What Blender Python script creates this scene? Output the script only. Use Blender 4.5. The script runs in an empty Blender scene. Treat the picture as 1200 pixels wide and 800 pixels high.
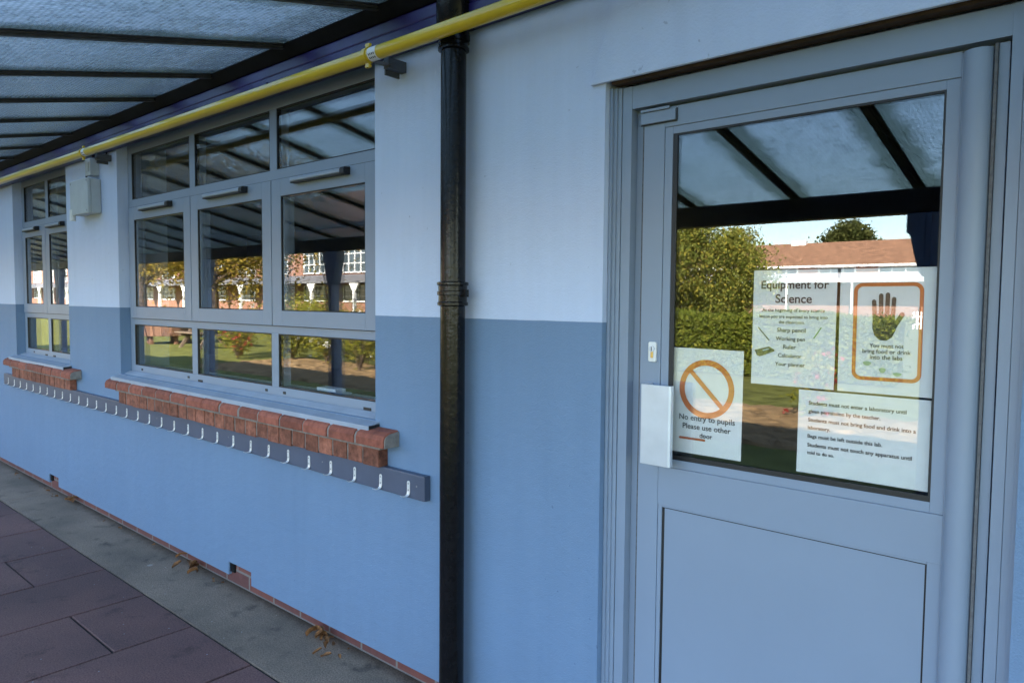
import bpy, bmesh, math, random
import numpy as np
from mathutils import Vector, Matrix
random.seed(7)
RNG = np.random.default_rng(11)
PI = math.pi
S = bpy.context.scene
COL = S.collection
CAM_H, CAM_D = 1.445, 1.776        # camera height, distance from the wall face (wall face is y = 0)

# ------------------------------------------------------------------ materials
def srgb(r, g, b):
    def f(c):
        c /= 255.0
        return c / 12.92 if c <= .04045 else ((c + .055) / 1.055) ** 2.4
    return (f(r), f(g), f(b), 1)

def new_mat(name):
    m = bpy.data.materials.new(name); m.use_nodes = True
    nt = m.node_tree
    for n in list(nt.nodes): nt.nodes.remove(n)
    out = nt.nodes.new('ShaderNodeOutputMaterial')
    return m, nt, out

def N(nt, t, **kw):
    n = nt.nodes.new(t)
    for k, v in kw.items():
        if k in n.inputs: n.inputs[k].default_value = v
        else: setattr(n, k, v)
    return n

def noise(nt, scale, detail=4, rough=.55, vec=None):
    n = N(nt, 'ShaderNodeTexNoise'); n.inputs['Scale'].default_value = scale
    n.inputs['Detail'].default_value = detail; n.inputs['Roughness'].default_value = rough
    if vec is not None: nt.links.new(vec, n.inputs['Vector'])
    return n

def ramp(nt, fac, stops):
    r = N(nt, 'ShaderNodeValToRGB')
    while len(r.color_ramp.elements) < len(stops): r.color_ramp.elements.new(.5)
    for e, (p, c) in zip(r.color_ramp.elements, stops): e.position = p; e.color = c
    nt.links.new(fac, r.inputs['Fac']); return r

def mul(c, k): return (min(1, c[0]*k), min(1, c[1]*k), min(1, c[2]*k), 1)

def simple(name, col, rough=.6, metal=0, var=.12, scale=8, bump=0, bscale=200, spec=.5, coat=0, island=0):
    m, nt, out = new_mat(name)
    p = N(nt, 'ShaderNodeBsdfPrincipled'); p.inputs['Roughness'].default_value = rough
    p.inputs['Metallic'].default_value = metal; p.inputs['Specular IOR Level'].default_value = spec
    p.inputs['Coat Weight'].default_value = coat
    g = N(nt, 'ShaderNodeNewGeometry')
    n = noise(nt, scale, 6, .6, g.outputs['Position'])
    r = ramp(nt, n.outputs['Fac'], [(.3, mul(col, 1-var)), (.7, mul(col, 1+var))])
    last = r.outputs['Color']
    if island:
        hsv = N(nt, 'ShaderNodeHueSaturation')
        mp = N(nt, 'ShaderNodeMapRange'); mp.inputs['To Min'].default_value = 1-island; mp.inputs['To Max'].default_value = 1+island
        nt.links.new(g.outputs['Random Per Island'], mp.inputs['Value']); nt.links.new(mp.outputs['Result'], hsv.inputs['Value'])
        nt.links.new(last, hsv.inputs['Color']); last = hsv.outputs['Color']
    nt.links.new(last, p.inputs['Base Color'])
    if bump:
        b = N(nt, 'ShaderNodeBump'); b.inputs['Strength'].default_value = bump; b.inputs['Distance'].default_value = .004
        n2 = noise(nt, bscale, 5, .6, g.outputs['Position'])
        nt.links.new(n2.outputs['Fac'], b.inputs['Height']); nt.links.new(b.outputs['Normal'], p.inputs['Normal'])
    nt.links.new(p.outputs['BSDF'], out.inputs['Surface'])
    return m

def leaf_mat(name, cols, transl=.35):
    m, nt, out = new_mat(name)
    g = N(nt, 'ShaderNodeNewGeometry')
    k = len(cols)
    r = ramp(nt, g.outputs['Random Per Island'], [(i/max(1, k-1), c) for i, c in enumerate(cols)])
    d = N(nt, 'ShaderNodeBsdfDiffuse'); t = N(nt, 'ShaderNodeBsdfTranslucent'); mx = N(nt, 'ShaderNodeMixShader')
    mx.inputs['Fac'].default_value = transl
    nt.links.new(r.outputs['Color'], d.inputs['Color']); nt.links.new(r.outputs['Color'], t.inputs['Color'])
    nt.links.new(d.outputs[0], mx.inputs[1]); nt.links.new(t.outputs[0], mx.inputs[2]); nt.links.new(mx.outputs[0], out.inputs['Surface'])
    return m

def render_mat():
    """two-tone masonry paint on fine render: pale above, mid blue below"""
    m, nt, out = new_mat('painted_render')
    g = N(nt, 'ShaderNodeNewGeometry'); sep = N(nt, 'ShaderNodeSeparateXYZ')
    nt.links.new(g.outputs['Position'], sep.inputs[0])
    wob = noise(nt, 9, 3, .5, g.outputs['Position'])
    ma = N(nt, 'ShaderNodeMath', operation='MULTIPLY_ADD'); ma.inputs[1].default_value = .004
    nt.links.new(wob.outputs['Fac'], ma.inputs[0]); nt.links.new(sep.outputs['Z'], ma.inputs[2])
    gt = N(nt, 'ShaderNodeMath', operation='GREATER_THAN'); gt.inputs[1].default_value = 1.386
    nt.links.new(ma.outputs[0], gt.inputs[0])
    mix = N(nt, 'ShaderNodeMix', data_type='RGBA')
    mix.inputs[6].default_value = LOW; mix.inputs[7].default_value = UPP
    nt.links.new(gt.outputs[0], mix.inputs[0])
    # broad mottling, roller streaks and small scuffs
    n1 = noise(nt, 1.6, 6, .6, g.outputs['Position'])
    mp = N(nt, 'ShaderNodeMapping'); mp.inputs['Scale'].default_value = (14, 14, 1.2); nt.links.new(g.outputs['Position'], mp.inputs['Vector'])
    n2 = noise(nt, 1.0, 4, .6, mp.outputs['Vector'])
    n3 = noise(nt, 38, 2, .5, g.outputs['Position'])
    r1 = ramp(nt, n1.outputs['Fac'], [(.3, (.94, .94, .94, 1)), (.7, (1.0, 1.0, 1.0, 1))])
    r2 = ramp(nt, n2.outputs['Fac'], [(.3, (.95, .955, .96, 1)), (.6, (1, 1, 1, 1))])
    r3 = ramp(nt, n3.outputs['Fac'], [(.245, (.72, .73, .76, 1)), (.275, (1, 1, 1, 1))])
    c = mix.outputs[2]
    for r in (r1, r2, r3):
        q = N(nt, 'ShaderNodeMix', data_type='RGBA', blend_type='MULTIPLY'); q.inputs[0].default_value = 1
        nt.links.new(c, q.inputs[6]); nt.links.new(r.outputs['Color'], q.inputs[7]); c = q.outputs[2]
    # splashed dirt near the ground
    dn = noise(nt, 5, 5, .65, g.outputs['Position'])
    dm = N(nt, 'ShaderNodeMapRange'); dm.inputs['From Min'].default_value = .05; dm.inputs['From Max'].default_value = .38
    dm.inputs['To Min'].default_value = .26; dm.inputs['To Max'].default_value = 0
    nt.links.new(sep.outputs['Z'], dm.inputs['Value'])
    dd = N(nt, 'ShaderNodeMath', operation='MULTIPLY'); nt.links.new(dm.outputs[0], dd.inputs[0]); nt.links.new(dn.outputs['Fac'], dd.inputs[1])
    dq = N(nt, 'ShaderNodeMix', data_type='RGBA'); dq.inputs[7].default_value = (.12, .13, .14, 1)
    nt.links.new(dd.outputs[0], dq.inputs[0]); nt.links.new(c, dq.inputs[6]); c = dq.outputs[2]
    p = N(nt, 'ShaderNodeBsdfPrincipled'); p.inputs['Roughness'].default_value = .62; p.inputs['Specular IOR Level'].default_value = .35
    nt.links.new(c, p.inputs['Base Color'])
    b = N(nt, 'ShaderNodeBump'); b.inputs['Strength'].default_value = .6; b.inputs['Distance'].default_value = .003
    bn = noise(nt, 190, 4, .65, g.outputs['Position']); bn2 = noise(nt, 24, 4, .6, g.outputs['Position'])
    ad = N(nt, 'ShaderNodeMath', operation='MULTIPLY_ADD'); ad.inputs[1].default_value = 1.6
    nt.links.new(bn2.outputs['Fac'], ad.inputs[0]); nt.links.new(bn.outputs['Fac'], ad.inputs[2])
    nt.links.new(ad.outputs[0], b.inputs['Height']); nt.links.new(b.outputs['Normal'], p.inputs['Normal'])
    nt.links.new(p.outputs['BSDF'], out.inputs['Surface'])
    return m

def glass_mat(name, gain, tint, haze=0):
    """one face of a double glazing unit: clear, with the unit's several surface reflections"""
    m, nt, out = new_mat(name)
    lw = N(nt, 'ShaderNodeLayerWeight'); lw.inputs['Blend'].default_value = .5
    pw = N(nt, 'ShaderNodeMath', operation='POWER'); pw.inputs[1].default_value = 4; nt.links.new(lw.outputs['Facing'], pw.inputs[0])
    mm = N(nt, 'ShaderNodeMath', operation='MULTIPLY_ADD'); mm.inputs[1].default_value = 1-gain; mm.inputs[2].default_value = gain; mm.use_clamp = True
    nt.links.new(pw.outputs[0], mm.inputs[0])
    t = N(nt, 'ShaderNodeBsdfTransparent'); t.inputs['Color'].default_value = tint
    gl = N(nt, 'ShaderNodeBsdfGlossy'); gl.inputs['Roughness'].default_value = 0
    mx = N(nt, 'ShaderNodeMixShader')
    nt.links.new(mm.outputs[0], mx.inputs['Fac']); nt.links.new(t.outputs[0], mx.inputs[1]); nt.links.new(gl.outputs[0], mx.inputs[2])
    nt.links.new(mx.outputs[0], out.inputs['Surface'])
    return m

def roof_glass_mat():
    """old cast reeded roof glass: weathered, semi clear"""
    m, nt, out = new_mat('cast_roof_glass')
    g = N(nt, 'ShaderNodeNewGeometry')
    n1 = noise(nt, 2.2, 7, .65, g.outputs['Position'])
    mp = N(nt, 'ShaderNodeMapping'); mp.inputs['Scale'].default_value = (9, 2, 3); nt.links.new(g.outputs['Position'], mp.inputs['Vector'])
    n2 = noise(nt, 1.0, 4, .6, mp.outputs['Vector'])
    n3 = noise(nt, 34, 5, .7, g.outputs['Position'])
    r1 = ramp(nt, n1.outputs['Fac'], [(.25, (.70, .75, .73, 1)), (.5, (.82, .87, .89, 1)), (.75, (.92, .96, 1.0, 1))])
    r2 = ramp(nt, n2.outputs['Fac'], [(.3, (.80, .82, .82, 1)), (.65, (1, 1, 1, 1))])
    r3 = ramp(nt, n3.outputs['Fac'], [(.34, (.58, .60, .57, 1)), (.56, (1, 1, 1, 1))])
    c = r1.outputs['Color']
    for r in (r2, r3):
        q = N(nt, 'ShaderNodeMix', data_type='RGBA', blend_type='MULTIPLY'); q.inputs[0].default_value = 1
        nt.links.new(c, q.inputs[6]); nt.links.new(r.outputs['Color'], q.inputs[7]); c = q.outputs[2]
    # dirt and algae gathered along the bars
    sx = N(nt, 'ShaderNodeSeparateXYZ'); nt.links.new(g.outputs['Position'], sx.inputs[0])
    fa = N(nt, 'ShaderNodeMath', operation='MULTIPLY_ADD'); fa.inputs[1].default_value = 1/.6235; fa.inputs[2].default_value = .885/.6235
    nt.links.new(sx.outputs['X'], fa.inputs[0])
    fb = N(nt, 'ShaderNodeMath', operation='PINGPONG'); fb.inputs[1].default_value = .5; nt.links.new(fa.outputs[0], fb.inputs[0])
    nd = noise(nt, 6, 5, .65, g.outputs['Position'])
    fc = N(nt, 'ShaderNodeMath', operation='MULTIPLY_ADD'); fc.inputs[1].default_value = -.22; nt.links.new(nd.outputs['Fac'], fc.inputs[0]); nt.links.new(fb.outputs[0], fc.inputs[2])
    rd = ramp(nt, fc.outputs[0], [(.0, (.38, .40, .34, 1)), (.10, (1, 1, 1, 1))])
    q = N(nt, 'ShaderNodeMix', data_type='RGBA', blend_type='MULTIPLY'); q.inputs[0].default_value = 1
    nt.links.new(c, q.inputs[6]); nt.links.new(rd.outputs['Color'], q.inputs[7]); c = q.outputs[2]
    wx = N(nt, 'ShaderNodeTexWave'); wy = N(nt, 'ShaderNodeTexWave')
    for q, a in ((wx, 'X'), (wy, 'Y')):
        q.wave_type = 'BANDS'; q.bands_direction = a; q.inputs['Scale'].default_value = 17; q.inputs['Distortion'].default_value = .5
        nt.links.new(g.outputs['Position'], q.inputs['Vector'])
    w = N(nt, 'ShaderNodeMath', operation='MULTIPLY'); nt.links.new(wx.outputs['Fac'], w.inputs[0]); nt.links.new(wy.outputs['Fac'], w.inputs[1])
    rw = ramp(nt, w.outputs[0], [(.0, (.68, .70, .71, 1)), (.6, (1, 1, 1, 1))])
    q = N(nt, 'ShaderNodeMix', data_type='RGBA', blend_type='MULTIPLY'); q.inputs[0].default_value = 1
    nt.links.new(c, q.inputs[6]); nt.links.new(rw.outputs['Color'], q.inputs[7]); c = q.outputs[2]
    b = N(nt, 'ShaderNodeBump'); b.inputs['Strength'].default_value = .5; b.inputs['Distance'].default_value = .004
    nb = noise(nt, 60, 3, .6, g.outputs['Position'])
    ad = N(nt, 'ShaderNodeMath', operation='ADD'); nt.links.new(w.outputs[0], ad.inputs[0]); nt.links.new(nb.outputs['Fac'], ad.inputs[1])
    nt.links.new(ad.outputs[0], b.inputs['Height'])
    tp = N(nt, 'ShaderNodeBsdfTransparent'); tl = N(nt, 'ShaderNodeBsdfTranslucent'); df = N(nt, 'ShaderNodeBsdfDiffuse')
    gl = N(nt, 'ShaderNodeBsdfGlossy'); gl.inputs['Roughness'].default_value = .22
    nt.links.new(c, df.inputs['Color'])
    for x in (tl, gl): nt.links.new(b.outputs['Normal'], x.inputs['Normal'])
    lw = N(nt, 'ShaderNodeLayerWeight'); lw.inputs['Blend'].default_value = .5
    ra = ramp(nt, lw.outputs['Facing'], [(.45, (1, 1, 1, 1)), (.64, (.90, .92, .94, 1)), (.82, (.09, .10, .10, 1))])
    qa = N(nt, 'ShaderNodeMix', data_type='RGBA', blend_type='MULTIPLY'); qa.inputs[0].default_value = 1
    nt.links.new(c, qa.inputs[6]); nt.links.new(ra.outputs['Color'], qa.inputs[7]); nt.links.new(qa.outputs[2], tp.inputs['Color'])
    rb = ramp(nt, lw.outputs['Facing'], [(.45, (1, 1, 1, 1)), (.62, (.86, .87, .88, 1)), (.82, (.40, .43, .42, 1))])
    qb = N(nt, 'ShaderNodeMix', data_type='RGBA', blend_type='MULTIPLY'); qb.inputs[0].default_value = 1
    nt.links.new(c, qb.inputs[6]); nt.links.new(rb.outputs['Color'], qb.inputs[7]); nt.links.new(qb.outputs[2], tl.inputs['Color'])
    m1 = N(nt, 'ShaderNodeMixShader'); m1.inputs['Fac'].default_value = .40     # clear vs scattering
    nt.links.new(tp.outputs[0], m1.inputs[1]); nt.links.new(tl.outputs[0], m1.inputs[2])
    m2 = N(nt, 'ShaderNodeMixShader'); m2.inputs['Fac'].default_value = .10     # film of dirt
    nt.links.new(m1.outputs[0], m2.inputs[1]); nt.links.new(df.outputs[0], m2.inputs[2])
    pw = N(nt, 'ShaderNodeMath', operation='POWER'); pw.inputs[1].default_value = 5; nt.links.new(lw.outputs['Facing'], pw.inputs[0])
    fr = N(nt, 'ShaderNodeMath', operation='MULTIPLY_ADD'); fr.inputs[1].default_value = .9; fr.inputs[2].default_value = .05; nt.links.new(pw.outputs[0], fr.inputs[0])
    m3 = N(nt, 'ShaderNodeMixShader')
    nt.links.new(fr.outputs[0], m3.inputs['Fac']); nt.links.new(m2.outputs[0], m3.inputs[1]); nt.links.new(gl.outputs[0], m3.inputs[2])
    nt.links.new(m3.outputs[0], out.inputs['Surface'])
    return m

def brick_mat(name, c1, c2, mortar, sx, sz):
    m, nt, out = new_mat(name)
    g = N(nt, 'ShaderNodeNewGeometry'); sep = N(nt, 'ShaderNodeSeparateXYZ'); nt.links.new(g.outputs['Position'], sep.inputs[0])
    cm = N(nt, 'ShaderNodeCombineXYZ'); ad = N(nt, 'ShaderNodeMath', operation='ADD')
    nt.links.new(sep.outputs['X'], ad.inputs[0]); nt.links.new(sep.outputs['Y'], ad.inputs[1])
    nt.links.new(ad.outputs[0], cm.inputs[0]); nt.links.new(sep.outputs['Z'], cm.inputs[1])
    b = N(nt, 'ShaderNodeTexBrick'); b.inputs['Scale'].default_value = 1
    b.inputs['Brick Width'].default_value = sx; b.inputs['Row Height'].default_value = sz; b.inputs['Mortar Size'].default_value = .006
    b.inputs['Color1'].default_value = c1; b.inputs['Color2'].default_value = c2; b.inputs['Mortar'].default_value = mortar
    nt.links.new(cm.outputs[0], b.inputs['Vector'])
    n = noise(nt, 30, 5, .6, g.outputs['Position'])
    r = ramp(nt, n.outputs['Fac'], [(.3, (.75, .75, .75, 1)), (.7, (1, 1, 1, 1))])
    q = N(nt, 'ShaderNodeMix', data_type='RGBA', blend_type='MULTIPLY'); q.inputs[0].default_value = 1
    nt.links.new(b.outputs['Color'], q.inputs[6]); nt.links.new(r.outputs['Color'], q.inputs[7])
    p = N(nt, 'ShaderNodeBsdfPrincipled'); p.inputs['Roughness'].default_value = .85
    nt.links.new(q.outputs[2], p.inputs['Base Color'])
    bu = N(nt, 'ShaderNodeBump'); bu.inputs['Strength'].default_value = .6; bu.inputs['Distance'].default_value = .006
    nt.links.new(r.outputs['Color'], bu.inputs['Height']); nt.links.new(bu.outputs['Normal'], p.inputs['Normal'])
    nt.links.new(p.outputs['BSDF'], out.inputs['Surface'])
    return m

def spotted_mat(name, base, dark, light, rough, bump, bscale, island=.1, patch=1.3, grime=0):
    """paving and concrete: grain, patches, pale gum spots, dark stains"""
    m, nt, out = new_mat(name)
    g = N(nt, 'ShaderNodeNewGeometry'); P = g.outputs['Position']
    n1 = noise(nt, patch, 7, .62, P); n2 = noise(nt, 160, 3, .7, P)
    c = ramp(nt, n1.outputs['Fac'], [(.28, dark), (.68, base)]).outputs['Color']
    def mulc(c, fac, stops):
        r = ramp(nt, fac, stops)
        q = N(nt, 'ShaderNodeMix', data_type='RGBA', blend_type='MULTIPLY'); q.inputs[0].default_value = 1
        nt.links.new(c, q.inputs[6]); nt.links.new(r.outputs['Color'], q.inputs[7]); return q.outputs[2]
    c = mulc(c, n2.outputs['Fac'], [(.32, (.42, .42, .44, 1)), (.66, (1.15, 1.15, 1.15, 1))])
    n4 = noise(nt, 7, 4, .6, P)
    c = mulc(c, n4.outputs['Fac'], [(.27, (.45, .45, .46, 1)), (.42, (1, 1, 1, 1))])
    v = N(nt, 'ShaderNodeTexVoronoi'); v.inputs['Scale'].default_value = 4.5; v.inputs['Randomness'].default_value = 1
    nt.links.new(P, v.inputs['Vector'])
    r = ramp(nt, v.outputs['Distance'], [(.055, (1, 1, 1, 1)), (.075, (0, 0, 0, 1))])
    q = N(nt, 'ShaderNodeMix', data_type='RGBA'); q.inputs[7].default_value = light
    k = N(nt, 'ShaderNodeMath', operation='MULTIPLY')
    sp = N(nt, 'ShaderNodeSeparateColor'); nt.links.new(v.outputs['Color'], sp.inputs[0])
    gt = N(nt, 'ShaderNodeMath', operation='GREATER_THAN'); gt.inputs[1].default_value = .62; nt.links.new(sp.outputs[0], gt.inputs[0])
    nt.links.new(gt.outputs[0], k.inputs[0]); nt.links.new(r.outputs['Color'], k.inputs[1])
    k2 = N(nt, 'ShaderNodeMath', operation='MULTIPLY'); k2.inputs[1].default_value = .55; nt.links.new(k.outputs[0], k2.inputs[0])
    nt.links.new(k2.outputs[0], q.inputs[0]); nt.links.new(c, q.inputs[6]); c = q.outputs[2]
    v2 = N(nt, 'ShaderNodeTexVoronoi'); v2.inputs['Scale'].default_value = 26; nt.links.new(P, v2.inputs['Vector'])
    r2 = ramp(nt, v2.outputs['Distance'], [(.06, (1, 1, 1, 1)), (.09, (0, 0, 0, 1))])
    sp2 = N(nt, 'ShaderNodeSeparateColor'); nt.links.new(v2.outputs['Color'], sp2.inputs[0])
    g2 = N(nt, 'ShaderNodeMath', operation='GREATER_THAN'); g2.inputs[1].default_value = .8; nt.links.new(sp2.outputs[1], g2.inputs[0])
    k3 = N(nt, 'ShaderNodeMath', operation='MULTIPLY'); nt.links.new(g2.outputs[0], k3.inputs[0]); nt.links.new(r2.outputs['Color'], k3.inputs[1])
    q2 = N(nt, 'ShaderNodeMix', data_type='RGBA'); q2.inputs[7].default_value = light
    nt.links.new(k3.outputs[0], q2.inputs[0]); nt.links.new(c, q2.inputs[6]); c = q2.outputs[2]
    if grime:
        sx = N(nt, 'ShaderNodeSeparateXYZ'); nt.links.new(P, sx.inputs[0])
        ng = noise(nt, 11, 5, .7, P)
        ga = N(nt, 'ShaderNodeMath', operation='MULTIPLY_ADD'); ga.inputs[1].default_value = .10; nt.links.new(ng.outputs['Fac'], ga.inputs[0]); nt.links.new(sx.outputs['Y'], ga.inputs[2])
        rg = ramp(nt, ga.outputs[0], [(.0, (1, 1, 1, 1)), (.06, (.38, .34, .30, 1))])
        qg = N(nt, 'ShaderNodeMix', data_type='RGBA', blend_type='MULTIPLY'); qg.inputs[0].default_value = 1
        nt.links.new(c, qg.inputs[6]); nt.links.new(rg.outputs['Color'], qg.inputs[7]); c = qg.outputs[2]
    hsv = N(nt, 'ShaderNodeHueSaturation'); mp = N(nt, 'ShaderNodeMapRange')
    mp.inputs['To Min'].default_value = 1-island; mp.inputs['To Max'].default_value = 1+island
    nt.links.new(g.outputs['Random Per Island'], mp.inputs['Value']); nt.links.new(mp.outputs[0], hsv.inputs['Value']); nt.links.new(c, hsv.inputs['Color'])
    p = N(nt, 'ShaderNodeBsdfPrincipled'); p.inputs['Roughness'].default_value = rough; p.inputs['Specular IOR Level'].default_value = .4
    nt.links.new(hsv.outputs['Color'], p.inputs['Base Color'])
    bu = N(nt, 'ShaderNodeBump'); bu.inputs['Strength'].default_value = bump; bu.inputs['Distance'].default_value = .004
    nb = noise(nt, bscale, 5, .65, P); nt.links.new(nb.outputs['Fac'], bu.inputs['Height']); nt.links.new(bu.outputs['Normal'], p.inputs['Normal'])
    nt.links.new(p.outputs['BSDF'], out.inputs['Surface'])
    return m

UPP = (.52, .60, .77, 1)
LOW = (.152, .235, .36, 1)
M = {}
M['render'] = render_mat()
M['alu'] = simple('powder_coated_aluminium', (.215, .265, .345, 1), .42, 0, .03, 3, .02, 500)
M['alu_sill'] = simple('aluminium_sill', (.30, .345, .42, 1), .45, 0, .12, 6, .02, 300)
M['gasket'] = simple('black_rubber', (.012, .012, .013, 1), .5, 0, .2)
M['seal'] = simple('grey_pile_seal', (.12, .12, .125, 1), .9, 0, .3, 120)
M['glass'] = glass_mat('window_glass', .094, (.975, .985, .982, 1))
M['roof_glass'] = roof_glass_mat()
M['yellow'] = simple('yellow_gas_paint', (.62, .43, .015, 1), .28, 0, .08, 5, .03, 90, .5, .3)
M['black_iron'] = simple('black_gloss_iron', (.006, .006, .007, 1), .17, 0, .3, 30, .3, 45, .22, 0)
M['bar_grey'] = simple('weathered_lead_bar', (.045, .045, .047, 1), .45, 0, .5, 25, .25, 60)
M['part_gap_black'] = simple('black_parts_and_gap_shade', (.006, .006, .007, 1), .65, 0, .4, 20, .2, 60, .15)  # black small parts, and the painted shade of the roof gap
M['plate'] = simple('deep_blue_gloss_timber', (.015, .009, .078, 1), .4, 0, .35, 9, .3, 25)
M['beam'] = simple('dark_brown_timber', (.022, .016, .016, 1), .5, 0, .25, 9, .2, 30)
M['post'] = simple('slate_blue_post_paint', (.15, .19, .29, 1), .45, 0, .12, 6)
M['rack'] = simple('slate_grey_gloss_board', (.075, .090, .135, 1), .4, 0, .10, 7, .05, 60)
M['chrome'] = simple('bright_zinc', (.80, .80, .80, 1), .35, .45, .05, 60)
M['screw'] = simple('dull_screw', (.25, .26, .28, 1), .5, .6, .2, 60)
M['steel'] = simple('brushed_steel', (.56, .60, .67, 1), .4, .45, .06, 14)
M['sill_brick'] = simple('red_sill_brick', (.25, .078, .050, 1), .75, 0, .35, 28, .5, 130, .3, 0, .3)
M['cut_brick'] = simple('rough_cut_brick', (.235, .088, .055, 1), .85, 0, .5, 34, .9, 90, .3, 0, .3)
M['mortar'] = simple('pale_mortar', (.22, .20, .18, 1), .9, 0, .25, 40, .6, 160)
M['plinth_brick'] = brick_mat('plinth_brick', (.20, .060, .045, 1), (.13, .045, .040, 1), (.20, .17, .15, 1), .225, .075)
M['slab'] = spotted_mat('plum_paving', (.235, .112, .092, 1), (.105, .058, .055, 1), (.30, .31, .34, 1), .7, .35, 220, .14)
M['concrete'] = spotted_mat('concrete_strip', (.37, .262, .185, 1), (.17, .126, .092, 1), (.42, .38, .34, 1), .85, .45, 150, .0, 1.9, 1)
M['joint'] = simple('dark_joint', (.020, .018, .018, 1), .95, 0, .4, 50)
M['lawn'] = simple('lawn_grass', (.135, .140, .036, 1), .9, 0, .45, 3.5, .8, 40, .1)
M['soil'] = simple('bare_soil', (.26, .17, .085, 1), .95, 0, .5, 6, .8, 30, .1)
M['room'] = simple('room_plaster', (.30, .28, .25, 1), .9, 0, .05)
M['floor'] = simple('room_floor', (.10, .10, .10, 1), .6, 0, .1)
M['box'] = simple('grey_box_plastic', (.44, .47, .475, 1), .5, 0, .07, 12)
M['white'] = simple('white_plastic', (.72, .72, .70, 1), .4, 0, .04)
M['paper'] = simple('white_paper', (.80, .80, .80, 1), .75, 0, .03, 30)
M['ink'] = simple('black_ink', (.02, .02, .022, 1), .6, 0, .05)
M['orange'] = simple('faded_orange_ink', (.62, .165, .03, 1), .6, 0, .06, 90)
M['green_ink'] = simple('green_ink', (.25, .42, .10, 1), .6, 0, .05)
M['doodle'] = simple('pale_doodle_ink', (.38, .52, .60, 1), .6, 0, .05)
M['olive_ink'] = simple('olive_print', (.13, .13, .06, 1), .6, 0, .3, 200)
M['olive_dark'] = simple('dark_print', (.035, .032, .018, 1), .6, 0, .3, 200)
M['leaf_dead'] = simple('dead_leaf', (.20, .085, .03, 1), .7, 0, .4, 60, 0, 0, .3, 0, .35)
M['wall_brick'] = brick_mat('sunlit_brick', (.34, .15, .09, 1), (.28, .11, .065, 1), (.34, .30, .25, 1), .225, .075)
M['roof_tile'] = simple('orange_roof_tile', (.33, .17, .095, 1), .85, 0, .35, 2.2, .6, 6)
M['white_paint'] = simple('white_paint', (.78, .78, .76, 1), .5, 0, .04)
M['far_glass'] = simple('far_window_glass', (.05, .07, .09, 1), .05, 0, .3, 1.5, 0, 0, .8)
M['gutter'] = simple('grey_gutter', (.20, .20, .20, 1), .6)
M['canopy_far'] = simple('pale_canopy_sheet', (.60, .62, .64, 1), .5, 0, .1, 2)
M['bracket'] = simple('dark_grey_bracket', (.07, .075, .085, 1), .5)
M['lead'] = simple('grey_felt', (.16, .16, .17, 1), .8, 0, .15, 2)
M['bark'] = simple('brown_bark', (.085, .055, .035, 1), .9, 0, .35, 14, .6, 30)
M['grey_wood'] = simple('weathered_timber', (.17, .12, .08, 1), .8, 0, .3, 14)
M['wood'] = simple('reddish_planks', (.20, .10, .06, 1), .7, 0, .3, 14)
M['crack'] = simple('brown_wood_gap', (.04, .022, .014, 1), .8, 0, .35, 18)
M['lf_birch'] = leaf_mat('olive_yellow_leaves', [(.09, .115, .022, 1), (.22, .24, .045, 1), (.15, .18, .04, 1), (.36, .31, .05, 1), (.25, .27, .07, 1), (.40, .30, .05, 1)])
M['lf_hedge'] = leaf_mat('hedge_leaves', [(.08, .11, .018, 1), (.20, .23, .035, 1), (.14, .17, .028, 1), (.30, .29, .05, 1)])
M['lf_gold'] = leaf_mat('golden_autumn_leaves', [(.24, .165, .03, 1), (.36, .26, .05, 1), (.17, .15, .03, 1), (.28, .17, .04, 1)])
M['lf_dark'] = leaf_mat('dark_green_leaves', [(.06, .075, .025, 1), (.12, .13, .04, 1), (.09, .10, .035, 1)])
M['lf_shrub'] = leaf_mat('shrub_leaves', [(.12, .14, .02, 1), (.26, .25, .035, 1), (.17, .19, .03, 1), (.38, .30, .04, 1)])
M['petal'] = leaf_mat('white_petals', [(.75, .74, .70, 1), (.8, .78, .76, 1)], .2)
M['petal_red'] = leaf_mat('red_petals', [(.35, .03, .04, 1), (.45, .06, .07, 1)], .2)

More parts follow.
